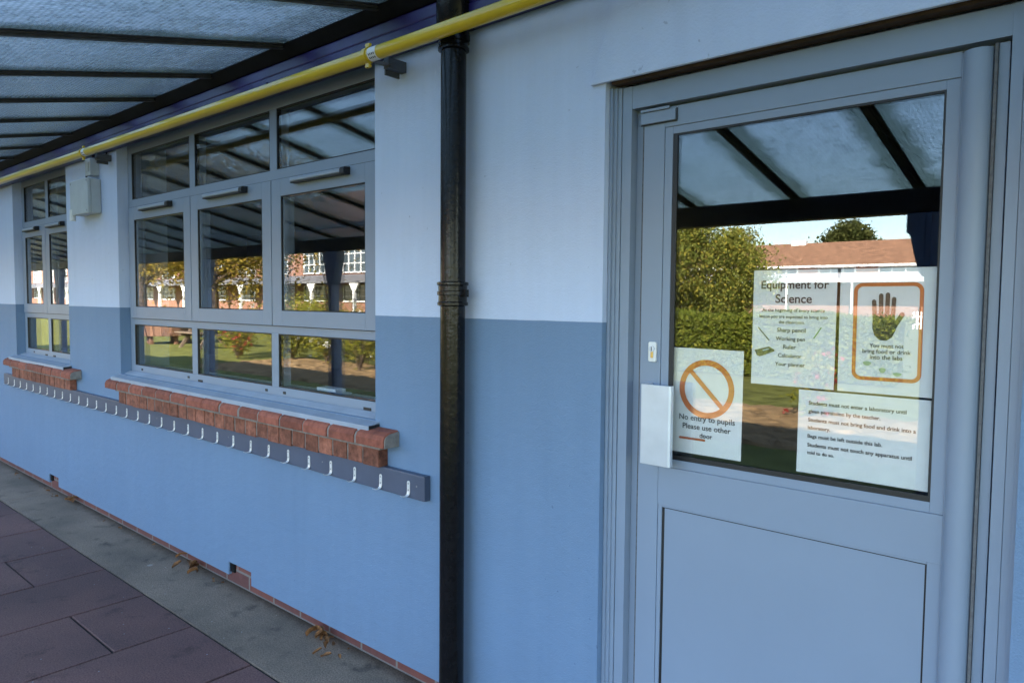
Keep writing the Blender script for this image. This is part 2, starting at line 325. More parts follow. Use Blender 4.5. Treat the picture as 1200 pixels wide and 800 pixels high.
# ------------------------------------------------------------------ mesh helpers
class MB:
    def __init__(s): s.v = []; s.f = []
    def add(s, vs, fs):
        o = len(s.v); s.v += [tuple(v) for v in vs]; s.f += [tuple(i+o for i in f) for f in fs]
    def box(s, x0, x1, y0, y1, z0, z1):
        x0, x1 = sorted((x0, x1)); y0, y1 = sorted((y0, y1)); z0, z1 = sorted((z0, z1))
        s.add([(x0,y0,z0),(x1,y0,z0),(x1,y1,z0),(x0,y1,z0),(x0,y0,z1),(x1,y0,z1),(x1,y1,z1),(x0,y1,z1)],
              [(0,3,2,1),(4,5,6,7),(0,1,5,4),(1,2,6,5),(2,3,7,6),(3,0,4,7)])
    def prism(s, pts, axis, a, b):
        """extrude a 2D polygon along axis; pts are the two other coordinates in xyz order"""
        def P(p, t):
            return {'x': (t, p[0], p[1]), 'y': (p[0], t, p[1]), 'z': (p[0], p[1], t)}[axis]
        n = len(pts)
        vs = [P(p, a) for p in pts] + [P(p, b) for p in pts]
        fs = [tuple(range(n)), tuple(range(2*n-1, n-1, -1))] + [(i, i+n, (i+1) % n + n, (i+1) % n) for i in range(n)]
        s.add(vs, fs)
    def tube(s, pts, rad, seg=16, cap=True):
        pts = [Vector(p) for p in pts]; rr = rad if isinstance(rad, (list, tuple)) else [rad]*len(pts)
        rings = []; up = None
        for i, p in enumerate(pts):
            d = (pts[min(i+1, len(pts)-1)] - pts[max(i-1, 0)]).normalized()
            if up is None:
                up = Vector((0, 0, 1)) if abs(d.z) < .9 else Vector((0, 1, 0))
            a = d.cross(up)
            if a.length < 1e-5: a = d.cross(Vector((1, 0, 0)))
            a.normalize(); b = a.cross(d).normalized(); up = b
            rings.append([p + (a*math.cos(t) + b*math.sin(t))*rr[i] for t in [2*PI*k/seg for k in range(seg)]])
        vs = [v for r in rings for v in r]; fs = []
        for i in range(len(rings)-1):
            for k in range(seg):
                k2 = (k+1) % seg
                fs.append((i*seg+k, i*seg+k2, (i+1)*seg+k2, (i+1)*seg+k))
        if cap: fs.append(tuple(range(seg-1, -1, -1))); fs.append(tuple((len(rings)-1)*seg+k for k in range(seg)))
        s.add(vs, fs)
    def frame(s, x0, x1, z0, z1, y0, y1, w, wl=None, wr=None, wb=None, wt=None):
        wl = w if wl is None else wl; wr = w if wr is None else wr; wb = w if wb is None else wb; wt = w if wt is None else wt
        s.box(x0, x0+wl, y0, y1, z0, z1); s.box(x1-wr, x1, y0, y1, z0, z1)
        s.box(x0+wl, x1-wr, y0, y1, z0, z0+wb); s.box(x0+wl, x1-wr, y0, y1, z1-wt, z1)
    def build(s, name, mat, parent=None, bevel=0, smooth=False, seg=2, jitter=0):
        me = bpy.data.meshes.new(name)
        me.from_pydata(s.v, [], s.f); me.update()
        bm = bmesh.new(); bm.from_mesh(me)
        bmesh.ops.recalc_face_normals(bm, faces=bm.faces)
        if bevel:
            es = [e for e in bm.edges if e.is_manifold and len(e.link_faces) == 2 and e.calc_face_angle(0) > .5]
            bmesh.ops.bevel(bm, geom=es, offset=bevel, segments=seg, profile=.6, affect='EDGES', clamp_overlap=True)
        bm.to_mesh(me); bm.free()
        if smooth:
            for p in me.polygons: p.use_smooth = True
            me.set_sharp_from_angle(angle=math.radians(38))
        me.materials.append(mat)
        o = bpy.data.objects.new(name, me); COL.objects.link(o)
        if parent: o.parent = parent
        return o

def tag(o, label=None, cat=None, group=None, kind=None):
    if label: o['label'] = label
    if cat: o['category'] = cat
    if group: o['group'] = group
    if kind: o['kind'] = kind
    return o

def empty(name, label=None, cat=None, parent=None, loc=(0, 0, 0), group=None):
    o = bpy.data.objects.new(name, None); COL.objects.link(o); o.location = loc; o.empty_display_size = .1
    if parent: o.parent = parent
    return tag(o, label, cat, group)

def kids(o): return [c for c in o.children]
def copy_tree(o, parent=None):
    c = o.copy(); COL.objects.link(c); c.parent = parent
    for ch in kids(o): copy_tree(ch, c)
    return c

def box_obj(name, b, mat, parent=None, bevel=0):
    m = MB(); m.box(*b); return m.build(name, mat, parent, bevel)

# ------------------------------------------------------------------ ground
g = MB(); g.add([(-260, -260, -.012), (120, -260, -.012), (120, 60, -.012), (-260, 60, -.012)], [(0, 1, 2, 3)])
tag(g.build('lawn', M['lawn']), 'sunlit lawn beyond the covered walkway', 'lawn', kind='structure')
# soil under the slabs
g = MB(); g.add([(-26, -2.42, -.008), (6, -2.42, -.008), (6, .05, -.008), (-26, .05, -.008)], [(0, 1, 2, 3)])
tag(g.build('paving_bed', M['joint']), 'dark joints under the walkway slabs', 'paving bed', kind='structure')
sl = MB()
rs = random.Random(3)
k = 0
for k in range(-40, 17):
    x0 = -2.605 + k*.505; x1 = x0 + .505
    first = -.345 - (.328 if k % 2 == 0 else .65)      # joint nearest the concrete strip
    ys = [-.345, first]
    while ys[-1] > -2.4: ys.append(max(-2.4, ys[-1]-.65))
    for a, b in zip(ys, ys[1:]):
        if a-b < .05: continue
        gp = .0045
        z = rs.uniform(-.0015, .0015); t = rs.uniform(-.0015, .0015)
        vs = [(x0+gp, a-gp, z), (x1-gp, a-gp, z+t), (x1-gp, b+gp, z-t), (x0+gp, b+gp, z+rs.uniform(-.001, .001))]
        lo = [(v[0], v[1], -.03) for v in vs]
        sl.add(vs+lo, [(0, 1, 2, 3), (0, 4, 5, 1), (1, 5, 6, 2), (2, 6, 7, 3), (3, 7, 4, 0)])
tag(sl.build('paving', M['slab'], bevel=.0025, seg=1), 'plum grey paving slabs of the covered walkway', 'paving', kind='structure')
cs = MB()
xs = [-26, -14.2, -9.8, -6.02, .9, 6]
for a, b in zip(xs, xs[1:]): cs.box(a+.003, b-.002, -.3395, .012, -.03, .0005)
tag(cs.build('concrete_strip', M['concrete']), 'grey concrete strip along the foot of the wall', 'concrete', kind='structure')
# planting bed on the far side of the lawn's shaded part
def bumpy(name, x0, x1, y0, y1, z, amp, step, mat):
    nx = int((x1-x0)/step); ny = int((y1-y0)/step); vs = []; fs = []
    for j in range(ny+1):
        for i in range(nx+1):
            e = min(i, nx-i, j, ny-j); h = z if e > 0 else -.03
            vs.append((x0+(x1-x0)*i/nx + RNG.uniform(-.3, .3)*step, y0+(y1-y0)*j/ny + RNG.uniform(-.5, .5)*step, h+RNG.uniform(-amp, amp)))
    for j in range(ny):
        for i in range(nx):
            a = j*(nx+1)+i; fs.append((a, a+1, a+nx+2, a+nx+1))
    m = MB(); m.add(vs, fs); return m.build(name, mat)
tag(bumpy('soil_bed', -15.5, 3, -8.0, -5.2, .03, .025, .12, M['soil']), 'bare soil border at the edge of the lawn', 'soil bed', kind='structure')

# ------------------------------------------------------------------ school building
bld = empty('school_building', 'single storey school block rendered pale blue above and mid blue below', 'building')
X0, X1, ZT = -16.0, 5.0, 3.87
W2 = (-4.784, -2.262, .972, 2.40)
W1 = (-6.922, -5.680, .972, 2.40)
W0 = (-11.6, -9.08, .972, 2.40)
DR = (-1.201, -.180, 0, 2.085)
DEPTH = .30
air = [(-3.454, -3.232), (-6.195, -5.995), (-9.9, -9.68)]
def wall_skin():
    m = MB()
    xs = sorted({X0, X1, *[v for w in (W2, W1, W0, DR) for v in w[:2]]})
    zs = sorted({.045, .972, 2.085, 2.40, ZT})
    def hole(xc, zc): return any(a < xc < b and c < zc < d for a, b, c, d in (W2, W1, W0, DR))
    # front skin as a sheet; bottom row split again for the air bricks
    for xa, xb in zip(xs, xs[1:]):
        for za, zb in zip(zs, zs[1:]):
            if hole((xa+xb)/2, (za+zb)/2): continue
            if za == .045:
                cuts = [a for a in air if xa < a[0] < xb]
                px = [xa]; 
                for a in sorted(cuts): px += [a[0], a[1]]
                px.append(xb)
                for i in range(0, len(px), 2): m.add([(px[i], 0, .045), (px[i+1], 0, .045), (px[i+1], 0, .112), (px[i], 0, .112)], [(0, 1, 2, 3)])
                m.add([(xa, 0, .112), (xb, 0, .112), (xb, 0, zb), (xa, 0, zb)], [(0, 1, 2, 3)])
            else:
                m.add([(xa, 0, za), (xb, 0, za), (xb, 0, zb), (xa, 0, zb)], [(0, 1, 2, 3)])
    for a, b, c, d in (W2, W1, W0, DR):
        c = max(c, .0)
        m.add([(a, 0, c), (a, DEPTH, c), (a, DEPTH, d), (a, 0, d)], [(0, 1, 2, 3)])
        m.add([(b, 0, c), (b, DEPTH, c), (b, DEPTH, d), (b, 0, d)], [(0, 1, 2, 3)])
        m.add([(a, 0, d), (b, 0, d), (b, DEPTH, d), (a, DEPTH, d)], [(0, 1, 2, 3)])
        if c > .1: m.add([(a, 0, c), (b, 0, c), (b, DEPTH, c), (a, DEPTH, c)], [(0, 1, 2, 3)])
    # underside of the render, 16 mm deep, along the plinth and round the air bricks
    ed = [X0] + [v for a in sorted(air) for v in a] + [DR[0]]
    for xa, xb in list(zip(ed[0::2], ed[1::2])) + [(DR[1], X1)]:
        m.add([(xa, 0, .045), (xb, 0, .045), (xb, .016, .045), (xa, .016, .045)], [(0, 1, 2, 3)])
    for a, b in air:
        for x in (a, b): m.add([(x, 0, .045), (x, .016, .045), (x, .016, .112), (x, 0, .112)], [(0, 1, 2, 3)])
        m.add([(a, 0, .112), (b, 0, .112), (b, .016, .112), (a, .016, .112)], [(0, 1, 2, 3)])
    me = m.build('rendered_wall', M['render'], bld)
    return me
wall_skin()
# brick plinth behind the render
pl = MB(); pl.box(X0, DR[0]-.002, .016, .1, -.03, .2); pl.box(DR[1]+.002, X1, .016, .1, -.03, .2)
pl.build('brick_plinth', M['plinth_brick'], bld)
for a, b in air[:2]:
    v = MB(); v.box(a+.004, a+.045, .006, .02, .062, .108)
    for i in range(3): v.box(a+.006, a+.043, .0045, .007, .066+i*.014, .072+i*.014)
    v.build('air_vent', M['part_gap_black'], bld, .001)
# lintel band of thicker render above the door
lb = MB()
lb.prism([(-1.246, 2.073), (-1.178, 2.262), (-1.15, 2.6), (1.3, 2.6), (1.3, 2.073)], 'y', -.013, -.0005)
lb.build('render_band', M['render'], bld, .003)
gp = MB(); gp.box(-1.19, -.19, .014, .05, 2.0695, 2.0845)
gp.build('lintel_gap_timber', M['crack'], bld, .003)
# rest of the building: inner faces of the room, roof
rm = MB()
def quad(m, *p): m.add(p, [(0, 1, 2, 3)])
Y1 = 7.0
quad(rm, (X0, Y1, 0), (X1, Y1, 0), (X1, Y1, 2.9), (X0, Y1, 2.9))
quad(rm, (X0, DEPTH, 2.9), (X1, DEPTH, 2.9), (X1, Y1, 2.9), (X0, Y1, 2.9))
quad(rm, (X0+.01, DEPTH, 0), (X0+.01, Y1, 0), (X0+.01, Y1, 2.9), (X0+.01, DEPTH, 2.9))
quad(rm, (X1-.01, DEPTH, 0), (X1-.01, Y1, 0), (X1-.01, Y1, 2.9), (X1-.01, DEPTH, 2.9))
quad(rm, (-1.75, DEPTH, 0), (-1.75, Y1, 0), (-1.75, Y1, 2.9), (-1.75, DEPTH, 2.9))
xs = sorted({X0, X1, *[v for w in (W2, W1, W0, DR) for v in w[:2]]}); zs = sorted({0, .972, 2.085, 2.40, 2.9})
for xa, xb in zip(xs, xs[1:]):
    for za, zb in zip(zs, zs[1:]):
        if any(a < (xa+xb)/2 < b and c < (za+zb)/2 < d for a, b, c, d in (W2, W1, W0, DR)): continue
        quad(rm, (xa, DEPTH, za), (xb, DEPTH, za), (xb, DEPTH, zb), (xa, DEPTH, zb))
rm.build('room_walls', M['room'], bld)
fl = MB(); fl.box(X0, X1, DEPTH, Y1, -.02, .01); fl.build('room_floor', M['floor'], bld)
rf = MB(); rf.box(X0, X1, .002, Y1+.3, 2.92, ZT+.002); rf.build('roof', M['lead'], bld)
bk = MB(); bk.box(X0, X1, Y1+.01, Y1+.3, 0, 2.918); bk.box(X0-.2, X0-.002, 0, Y1+.3, 0, ZT); bk.box(X1+.002, X1+.2, 0, Y1+.3, 0, ZT)
bk.build('outer_wall', M['wall_brick'], bld)
# a teaching bench glimpsed inside
for xa, xb in ((-11, -8.6), (-7.4, -2.3)):
    t = MB(); t.box(xa, xb, .9, 1.6, .86, .90); t.box(xa+.1, xb-.1, 1.0, 1.5, .1, .86)
    tag(t.build('lab_bench', simple('bench_top', (.06, .035, .02, 1), .4), None, .004), 'dark laboratory bench standing behind the ' + ('wide window' if xa > -8 else 'far left window'), 'bench')

# ------------------------------------------------------------------ windows
YF, YC = .063, .050      # front planes of fixed frame and casements
def pane(parent, x0, x1, z0, z1, y):
    p = MB(); p.box(x0, x1, y, y+.018, z0, z1)
    o = p.build('glass_pane', M['glass'], parent)
    g = MB(); w = .007
    g.frame(x0-.004, x1+.004, z0-.004, z1+.004, y-.006, y-.0005, w)
    g.frame(x0-.004, x1+.004, z0-.004, z1+.004, y+.0005, y+.0175, .0035)
    g.build('gasket', M['gasket'], parent)
    return o

def window(w, lights, label, sillx, vents, drains):
    """lights: list of (x0, x1) clear fixed openings from left to right"""
    a, b, c, d = w
    f = MB(); e = .0015
    xl, xr = lights[0][0], lights[-1][1]
    ZB, ZL0, ZL1, ZU0, ZU1, ZTp = 1.029, 1.281, 1.335, 1.985, 2.045, 2.325
    f.box(a+e, xl, YF, .13, c+e, d-e); f.box(xr, b-e, YF, .13, c+e, d-e)
    f.box(xl, xr, YF, .13, c+e, ZB); f.box(xl, xr, YF, .13, ZTp, d-e)
    f.box(xl, xr, YF, .13, ZL0, ZL1); f.box(xl, xr, YF, .13, ZU0, ZU1)
    for (p, q), (r, s_) in zip(lights, lights[1:]):
        f.box(q, r, YF+.0006, .13, ZB, ZL0); f.box(q, r, YF+.0006, .13, ZL1, ZU0); f.box(q, r, YF+.0006, .13, ZU1, ZTp)
    W = f.build('window', M['alu'], bld, .0022)
    W['label'] = label
    for i, (p, q) in enumerate(lights):
        # fixed lights below and above with slim beads
        for z0, z1 in ((ZB, ZL0), (ZU1, ZTp)):
            pane(W, p+.002, q-.002, z0+.002, z1-.002, .0715)
        # top hung casement
        ca, cb = p-.031+(.004 if i == 0 else 0), q+.031-(.004 if i == len(lights)-1 else 0)
        cz0, cz1 = 1.320, 1.996
        s = MB(); st = .078
        s.frame(ca+.005, cb-.005, cz0, cz1, YC, YF-.0008, st, wb=.070, wt=.078)
        s.frame(p+.016, q-.016, cz0+.030, cz1-.034, YF-.0004, .118, .044, wb=.04, wt=.044)
        cs_ = s.build('casement', M['alu'], W, .0022)
        pane(W, ca+.005+st+.001, cb-.005-st-.001, cz0+.071, cz1-.079, .0585)
        sh = MB(); sh.frame(ca+.002, cb-.002, cz0-.003, cz1+.003, YF-.006, YF-.0012, .004)
        sh.build('casement_seal', M['gasket'], W)
    for x0, x1 in vents:
        v = MB()
        v.prism([(.024, 1.985), (.019, 1.980), (.019, 1.969), (.026, 1.966), (.0495, 1.966), (.0495, 1.987)], 'x', x0, x1-.03)
        vo = v.build('trickle_vent', M['alu_sill'], W, .0015)
        v = MB(); v.prism([(.020, 1.987), (.016, 1.980), (.016, 1.962), (.030, 1.955), (.0495, 1.959), (.0495, 1.991)], 'x', x1-.0295, x1)
        v.box(x0, x1-.03, .021, .0495, 1.9600, 1.9655)  # black strip stands in for the shaded underside of the vent
        v.build('vent_cap_and_shade', M['gasket'], W, .001)
    for x, z, wd in drains:
        box_obj('drain_slot', (x-wd/2, x+wd/2, YF-.003, YF+.004, z-.006, z+.006), M['gasket'], W, .0015)
    # pressed metal sill
    sx0, sx1 = sillx
    s = MB()
    s.prism([(YF+.004, .984), (YF+.004, .978), (-.050, .952), (-.050, .926), (-.055, .926), (-.055, .9575)], 'x', sx0, sx1)
    s.prism([(.055, .990), (.055, .9795), (.020, .9715), (.020, .975)], 'x', sx0+.01, sx1-.012)
    s.build('metal_sill', M['alu_sill'], W, .0015)
    ec = MB(); ec.box(sx1-.001, sx1+.003, -.052, -.0015, .924, .9585); ec.build('sill_end_cap', M['gasket'], W)
    return W

w2 = window(W2, [(-4.725, -3.953), (-3.893, -3.131), (-3.072, -2.335)], 'wide three light aluminium window left of the black downpipe', (-4.80, -2.238),
       [(-4.538, -4.135), (-3.722, -3.312), (-2.893, -2.488)],
       [(-4.62, 1.006, .02), (-4.0, 1.006, .02), (-3.86, .996, .05), (-3.18, 1.006, .02), (-3.02, 1.006, .022), (-2.395, .996, .05)])
w1 = window(W1, [(-6.865, -6.345), (-6.285, -5.735)], 'narrow two light aluminium window at the left end of the wall', (-6.94, -5.655),
       [(-6.78, -6.45), (-6.22, -5.88)], [(-6.70, 1.006, .02), (-6.40, .998, .05), (-6.22, .998, .05)])
w0 = window(W0, [(-11.54, -10.77), (-10.71, -9.95), (-9.89, -9.14)], None, (-11.62, -9.05), [(-11.3, -10.95), (-10.5, -10.15), (-9.7, -9.3)], [])
# white tray lying on the inside sill of the wide window
for a, b, c, d in (W2, W1, W0):
    s = MB(); s.box(a+.003, b-.003, .132, .298, c+.0025, c+.03); s.build('inner_sill', M['white'], bld, .003)
tr = MB(); tr.box(-2.98, -2.78, .17, .27, 1.003, 1.012); tr.box(-2.95, -2.80, .19, .25, 1.012, 1.03)
tag(tr.build('paper_tray', M['paper'], None, .003), 'small white tray lying on the inner sill behind the lower right pane', 'tray')

# ------------------------------------------------------------------ brick sills
def brick_sill(x0, x1, nx_top, lx0, lx1, nlow, label):
    root = empty('brick_sill', label, 'brick sill', None, ((x0+x1)/2, 0, .80))
    ox = -(x0+x1)/2; oz = -.80
    r = random.Random(int(abs(x0)*100))
    t = MB(); wtop = (x1-x0)/nx_top
    for i in range(nx_top):
        a = x0+i*wtop+.0065+r.uniform(-.002, .002); b = x0+(i+1)*wtop-.0065+r.uniform(-.002, .002)
        dy = r.uniform(-.003, .003); dz = r.uniform(-.002, .002)
        prof = [(-.001, .950), (-.045, .944), (-.066, .934), (-.074, .918), (-.074, .888), (-.001, .888)]
        t.prism([(y+dy if y < -.01 else y, z+dz+oz) for y, z in prof], 'x', a+ox, b+ox)
    top = t.build('coping_brick_course', M['sill_brick'], root, .004)
    mt = MB(); mt.prism([(-.002, .945+oz), (-.045, .9395+oz), (-.064, .930+oz), (-.0705, .917+oz), (-.0705, .889+oz), (-.002, .889+oz)], 'x', x0+.002+ox, x1-.002+ox)
    mt.build('mortar', M['mortar'], root)
    l = MB(); wl = (lx1-lx0)/nlow
    for i in range(nlow):
        a = lx0+i*wl+(.0055 if i else 0); b = lx0+(i+1)*wl-(.0055 if i < nlow-1 else 0)
        l.box(a+ox, b+ox, -.046+r.uniform(-.003, .003), -.001, .806+oz+r.uniform(-.006, .0), .8765+oz)
    l.build('lower_brick_course', M['cut_brick'], root, .003)
    m2 = MB(); m2.box(lx0+.006+ox, lx1-.006+ox, -.0415, -.002, .808+oz, .8755+oz); m2.box(lx0-.02+ox, lx1+.02+ox, -.058, -.002, .8762+oz, .8878+oz); m2.build('mortar', M['mortar_dark'], root)
    return root
M['mortar_dark'] = simple('dirty_mortar', (.20, .17, .15, 1), .9, 0, .3, 40, .6, 160)
brick_sill(-4.845, -2.115, 15, -4.70, -2.185, 25, 'long red brick window sill under the wide three light window')
brick_sill(-7.02, -5.46, 8, -6.90, -5.56, 13, 'shorter red brick window sill under the narrow left window')

# ------------------------------------------------------------------ door
def door():
    fr = MB()
    a, b, _, d = DR
    e = .0015
    # left jamb, stepped profile
    fr.box(a+e, -1.190, .022, .13, .0, 2.0625)
    fr.box(-1.190, -1.180, .030, .13, .0, 2.0625)
    fr.box(-1.180, -1.168, .036, .13, .0, 2.0625)
    fr.box(-1.168, -1.1665, .043, .13, .0, 2.0625)
    fr.box(-1.1665, -1.136, .040, .13, .0, 2.0625)
    fr.box(-1.136, -1.116, .072, .13, .0, 1.9975); fr.box(-1.136, -1.108, .0845, .13, .0, 1.984)
    # right jamb
    fr.box(-.2515, -.229, .084, .13, .0, 2.0625)
    fr.box(-.229, -.207, .040, .13, .0, 2.0625)
    fr.box(-.207, -.2058, .043, .13, .0, 2.0625)
    fr.box(-.2058, -.190, .040, .13, .0, 2.0625)
    fr.box(-.190, b-e, .030, .13, .0, 2.0625)
    # head
    fr.box(-1.1665, -.2058, .0415, .1295, 1.998, 2.062)
    fr.box(-1.136, -.229, .084, .1295, 1.985, 1.998)
    F = fr.build('door_frame', M['alu'], bld, .0015)
    F['label'] = 'grey aluminium door frame set in the blue wall'
    s = MB(); s.box(-1.1155, -1.1070, .070, .083, .0, 1.992); s.box(-.2592, -.2535, .046, .083, .0, 1.990); s.build('frame_seal', M['seal'], F)
    pk = MB(); pk.box(-.2532, -.2335, .056, .0835, 0, 1.992); pk.build('frame_strip', M['alu'], F, .001)
    L = MB()
    L.box(-1.106, -1.040, .060, .118, .012, 1.9905)            # lock stile
    L.box(-1.0395, -.3205, .060, .118, 1.936, 1.9905)          # top rail
    L.box(-1.0395, -.3205, .060, .118, .862, .974)             # middle rail
    L.box(-1.0395, -.3205, .060, .118, .012, .16)              # bottom rail
    leaf = L.build('door', M['alu'], bld, .0012)
    leaf['label'] = 'grey aluminium half glazed door with paper notices behind the glass'
    B = MB()
    B.frame(-1.0392, -.3208, .9745, 1.9355, .0625, .092, .032, wl=.0245, wr=.027, wb=.024, wt=.021)
    B.frame(-1.0392, -.3208, .1605, .8615, .0625, .10, .02, wl=.012, wr=.028, wb=.02, wt=.006)
    B.build('glazing_bead', M['alu'], leaf, .0012)
    H = MB()    # rounded finger guard on the hinge side
    pts = [(-.3200, .112), (-.3200, .058)] + [(-.2890 - .0285*math.cos(t), .058-.024*math.sin(t)) for t in [PI*i/14 for i in range(0, 15)]] + [(-.2600, .112)]
    H.prism(pts, 'z', .012, 1.985)
    H.build('hinge_guard', M['alu'], leaf, 0, True)
    p = MB(); p.box(-1.0135, -.348, .068, .076, .9990, 1.9140); p.build('glass_pane', M['glass'], leaf)
    gk = MB(); gk.frame(-1.0142, -.3475, .9985, 1.9145, .0640, .0675, .005, wl=.0135, wb=.013, wt=.005); gk.build('gasket', M['gasket'], leaf)
    gk = MB(); gk.frame(-1.0134, -.3476, .9986, 1.9144, .0682, .0758, .004); gk.build('gasket', M['gasket'], leaf)
    bl = MB(); bl.box(-1.000, -.354, .0655, .0668, 1.0035, 1.0060); bl.build('gasket_line', M['alu'], leaf)
    pn = MB(); pn.box(-1.0185, -.3528, .0650, .0664, .182, .8528); pn.build('kick_panel', M['alu'], leaf, .001)
    pd = MB(); pd.box(-1.0272, -.3488, .0665, .0688, .1805, .8555); pd.build('panel_shadow_gap', M['gasket'], leaf)
    # hinge / closer cover plate at the top corner
    cp = MB(); cp.box(-1.112, -1.003, .050, .0595, 1.951, 1.982); cp.box(-1.110, -1.02, .0445, .052, 1.9835, 1.9905); cp.build('corner_cover', M['alu'], leaf, .001)
    cg = MB(); cg.box(-1.114, -1.001, .056, .0598, 1.948, 1.951); cg.box(-1.003, -1.000, .056, .0598, 1.951, 1.984); cg.build('cover_gap', M['gasket'], leaf)
    # lock cylinder plate
    lp = MB()
    n = 8; pts = []
    for cx, cz, a0 in ((-1.055, 1.326, 0), (-1.070, 1.326, 90), (-1.070, 1.279, 180), (-1.055, 1.279, 270)):
        for q in range(n+1):
            t = math.radians(a0+90*q/n); pts.append((cx+.005*math.cos(t), cz+.005*math.sin(t)))
    lp.prism(pts, 'y', .052, .0598); lp.build('lock_plate', M['white'], leaf, .001)
    kc = MB(); kc.tube([(-1.0625, .0525, 1.311), (-1.0625, .0480, 1.311)], .0085, 20); kc.build('lock_cylinder', M['steel'], leaf, 0, True)
    kb = MB(); kb.box(-1.0665, -1.0585, .0495, .0523, 1.285, 1.306); kb.build('lock_cylinder', simple('brass', (.6, .42, .16, 1), .3, .9), leaf, .001)
    ks = MB(); ks.box(-1.0635, -1.0615, .0470, .0479, 1.305, 1.317); ks.build('keyhole', M['gasket'], leaf)
    # flat steel pull plate standing off the stile
    pp = MB(); pp.prism([(-1.068, .0595), (-1.068, .006), (-1.064, .000), (-.9775, .000), (-.9715, .003), (-.9710, .016), (-.9735, .016), (-.9740, .0055), (-1.060, .0055), (-1.0620, .0595)], 'z', .988, 1.214)
    pp.build('pull_handle', M['steel'], leaf, .0008)
    pt = MB(); pt.prism([(-1.0615, .0590), (-1.0615, .006), (-.976, .006), (-.976, .014), (-1.03, .0590)], 'z', .9885, .9905); pt.build('handle_end_plate', M['steel'], leaf)
    return leaf
door()
# threshold and inner floor strip
th = MB(); th.box(-1.20, -.181, -.002, .29, -.02, .011); th.build('door_threshold', M['alu_sill'], bld, .002)

# ------------------------------------------------------------------ notices
def text_mesh(body, width, cx, z, align='CENTER', bold=0., maxh=None, shear=0):
    cu = bpy.data.curves.new('t', 'FONT'); cu.body = body; cu.size = 1; cu.align_x = align; cu.offset = bold; cu.shear = shear
    cu.resolution_u = 4
    ob = bpy.data.objects.new('t', cu); COL.objects.link(ob)
    dg = bpy.context.evaluated_depsgraph_get(); dg.update()
    me = bpy.data.meshes.new_from_object(ob.evaluated_get(dg))
    vs = [tuple(v.co) for v in me.vertices]; fs = [tuple(p.vertices) for p in me.polygons]
    COL.objects.unlink(ob); bpy.data.objects.remove(ob); bpy.data.curves.remove(cu); bpy.data.meshes.remove(me)
    xs = [v[0] for v in vs]; w = max(xs)-min(xs); s = width/w
    sy = s if maxh is None else maxh
    off = cx - (min(xs)*s if align == 'LEFT' else (min(xs)+max(xs))/2*s)
    return [(v[0]*s+off, 0, z+v[1]*sy-.35*sy) for v in vs], fs

YP = .0800
def paper(name, x0, z0, w, h, label, tilt=0):
    o = empty(name, label, 'notice', None, (x0, YP, z0)); o.rotation_euler = (0, tilt, 0)
    m = MB()
    nx, nz = 10, 12
    # sheet with a hint of curl, 0.4 mm thick
    vs = []
    for j in range(nz+1):
        for i in range(nx+1):
            u, v = i/nx, j/nz
            vs.append((u*w, 0.0006*math.sin(3*u+2*v), v*h))
    nb = len(vs); vs += [(x, y+.0004, z) for x, y, z in vs]
    fs = []
    for j in range(nz):
        for i in range(nx):
            a = j*(nx+1)+i; fs.append((a, a+1, a+nx+2, a+nx+1)); fs.append((nb+a, nb+a+nx+1, nb+a+nx+2, nb+a+1))
    m.add(vs, fs); m.build('sheet', M['paper'], o)
    return o
def letters(o, items, mat, name='lettering', y=-.0011):
    m = MB()
    for it in items:
        vs, fs = text_mesh(*it[0], **it[1]); m.add([(v[0], y, v[2]) for v in vs], fs)
    return m.build(name, mat, o)
def ring(cx, cz, r0, r1, y, n=56):
    vs = []; fs = []
    for i in range(n):
        t = 2*PI*i/n
        vs += [(cx+r0*math.cos(t), y, cz+r0*math.sin(t)), (cx+r1*math.cos(t), y, cz+r1*math.sin(t))]
    for i in range(n):
        j = (i+1) % n; fs.append((2*i, 2*i+1, 2*j+1, 2*j))
    return vs, fs

A, Bp = .210, .297
# no entry notice
n1 = paper('notice', -1.0115, 1.0205, A, Bp, 'no entry notice with an orange crossed circle behind the door glass', math.radians(.3))
m = MB(); cx, cz = .105, Bp*(1-.375)
vs, fs = ring(cx, cz, .0655, .0815, -.0011); m.add(vs, fs)
m.build('prohibition_ring', M['orange'], n1)
m = MB(); t = math.radians(-45); dx, dz = math.cos(t), math.sin(t); hw = .0062; L_ = .0668
m.add([(cx-dx*L_-dz*hw, -.0013, cz-dz*L_+dx*hw), (cx+dx*L_-dz*hw, -.0013, cz+dz*L_+dx*hw), (cx+dx*L_+dz*hw, -.0013, cz+dz*L_-dx*hw), (cx-dx*L_+dz*hw, -.0013, cz-dz*L_-dx*hw)], [(0, 1, 2, 3)])
m.build('prohibition_bar', M['orange'], n1)
letters(n1, [(('No entry to pupils', .166, .108, Bp*.345), dict(bold=.012)), (('Please use other', .143, .108, Bp*.262), dict(bold=.012)), (('door', .038, .108, Bp*.185), dict(bold=.012))], M['ink'])
m = MB(); zb = Bp*.142
m.add([(.030, -.0011, zb-.0032), (.106, -.0011, zb-.0032), (.106, -.0011, zb+.0032), (.030, -.0011, zb+.0032)], [(0, 1, 2, 3)])
m.add([(.030, -.0011, zb+.0045), (.0245, -.0011, zb), (.030, -.0011, zb-.0045)], [(0, 1, 2)])
m.build('arrow', simple('red_orange_ink', (.50, .10, .015, 1), .6), n1)
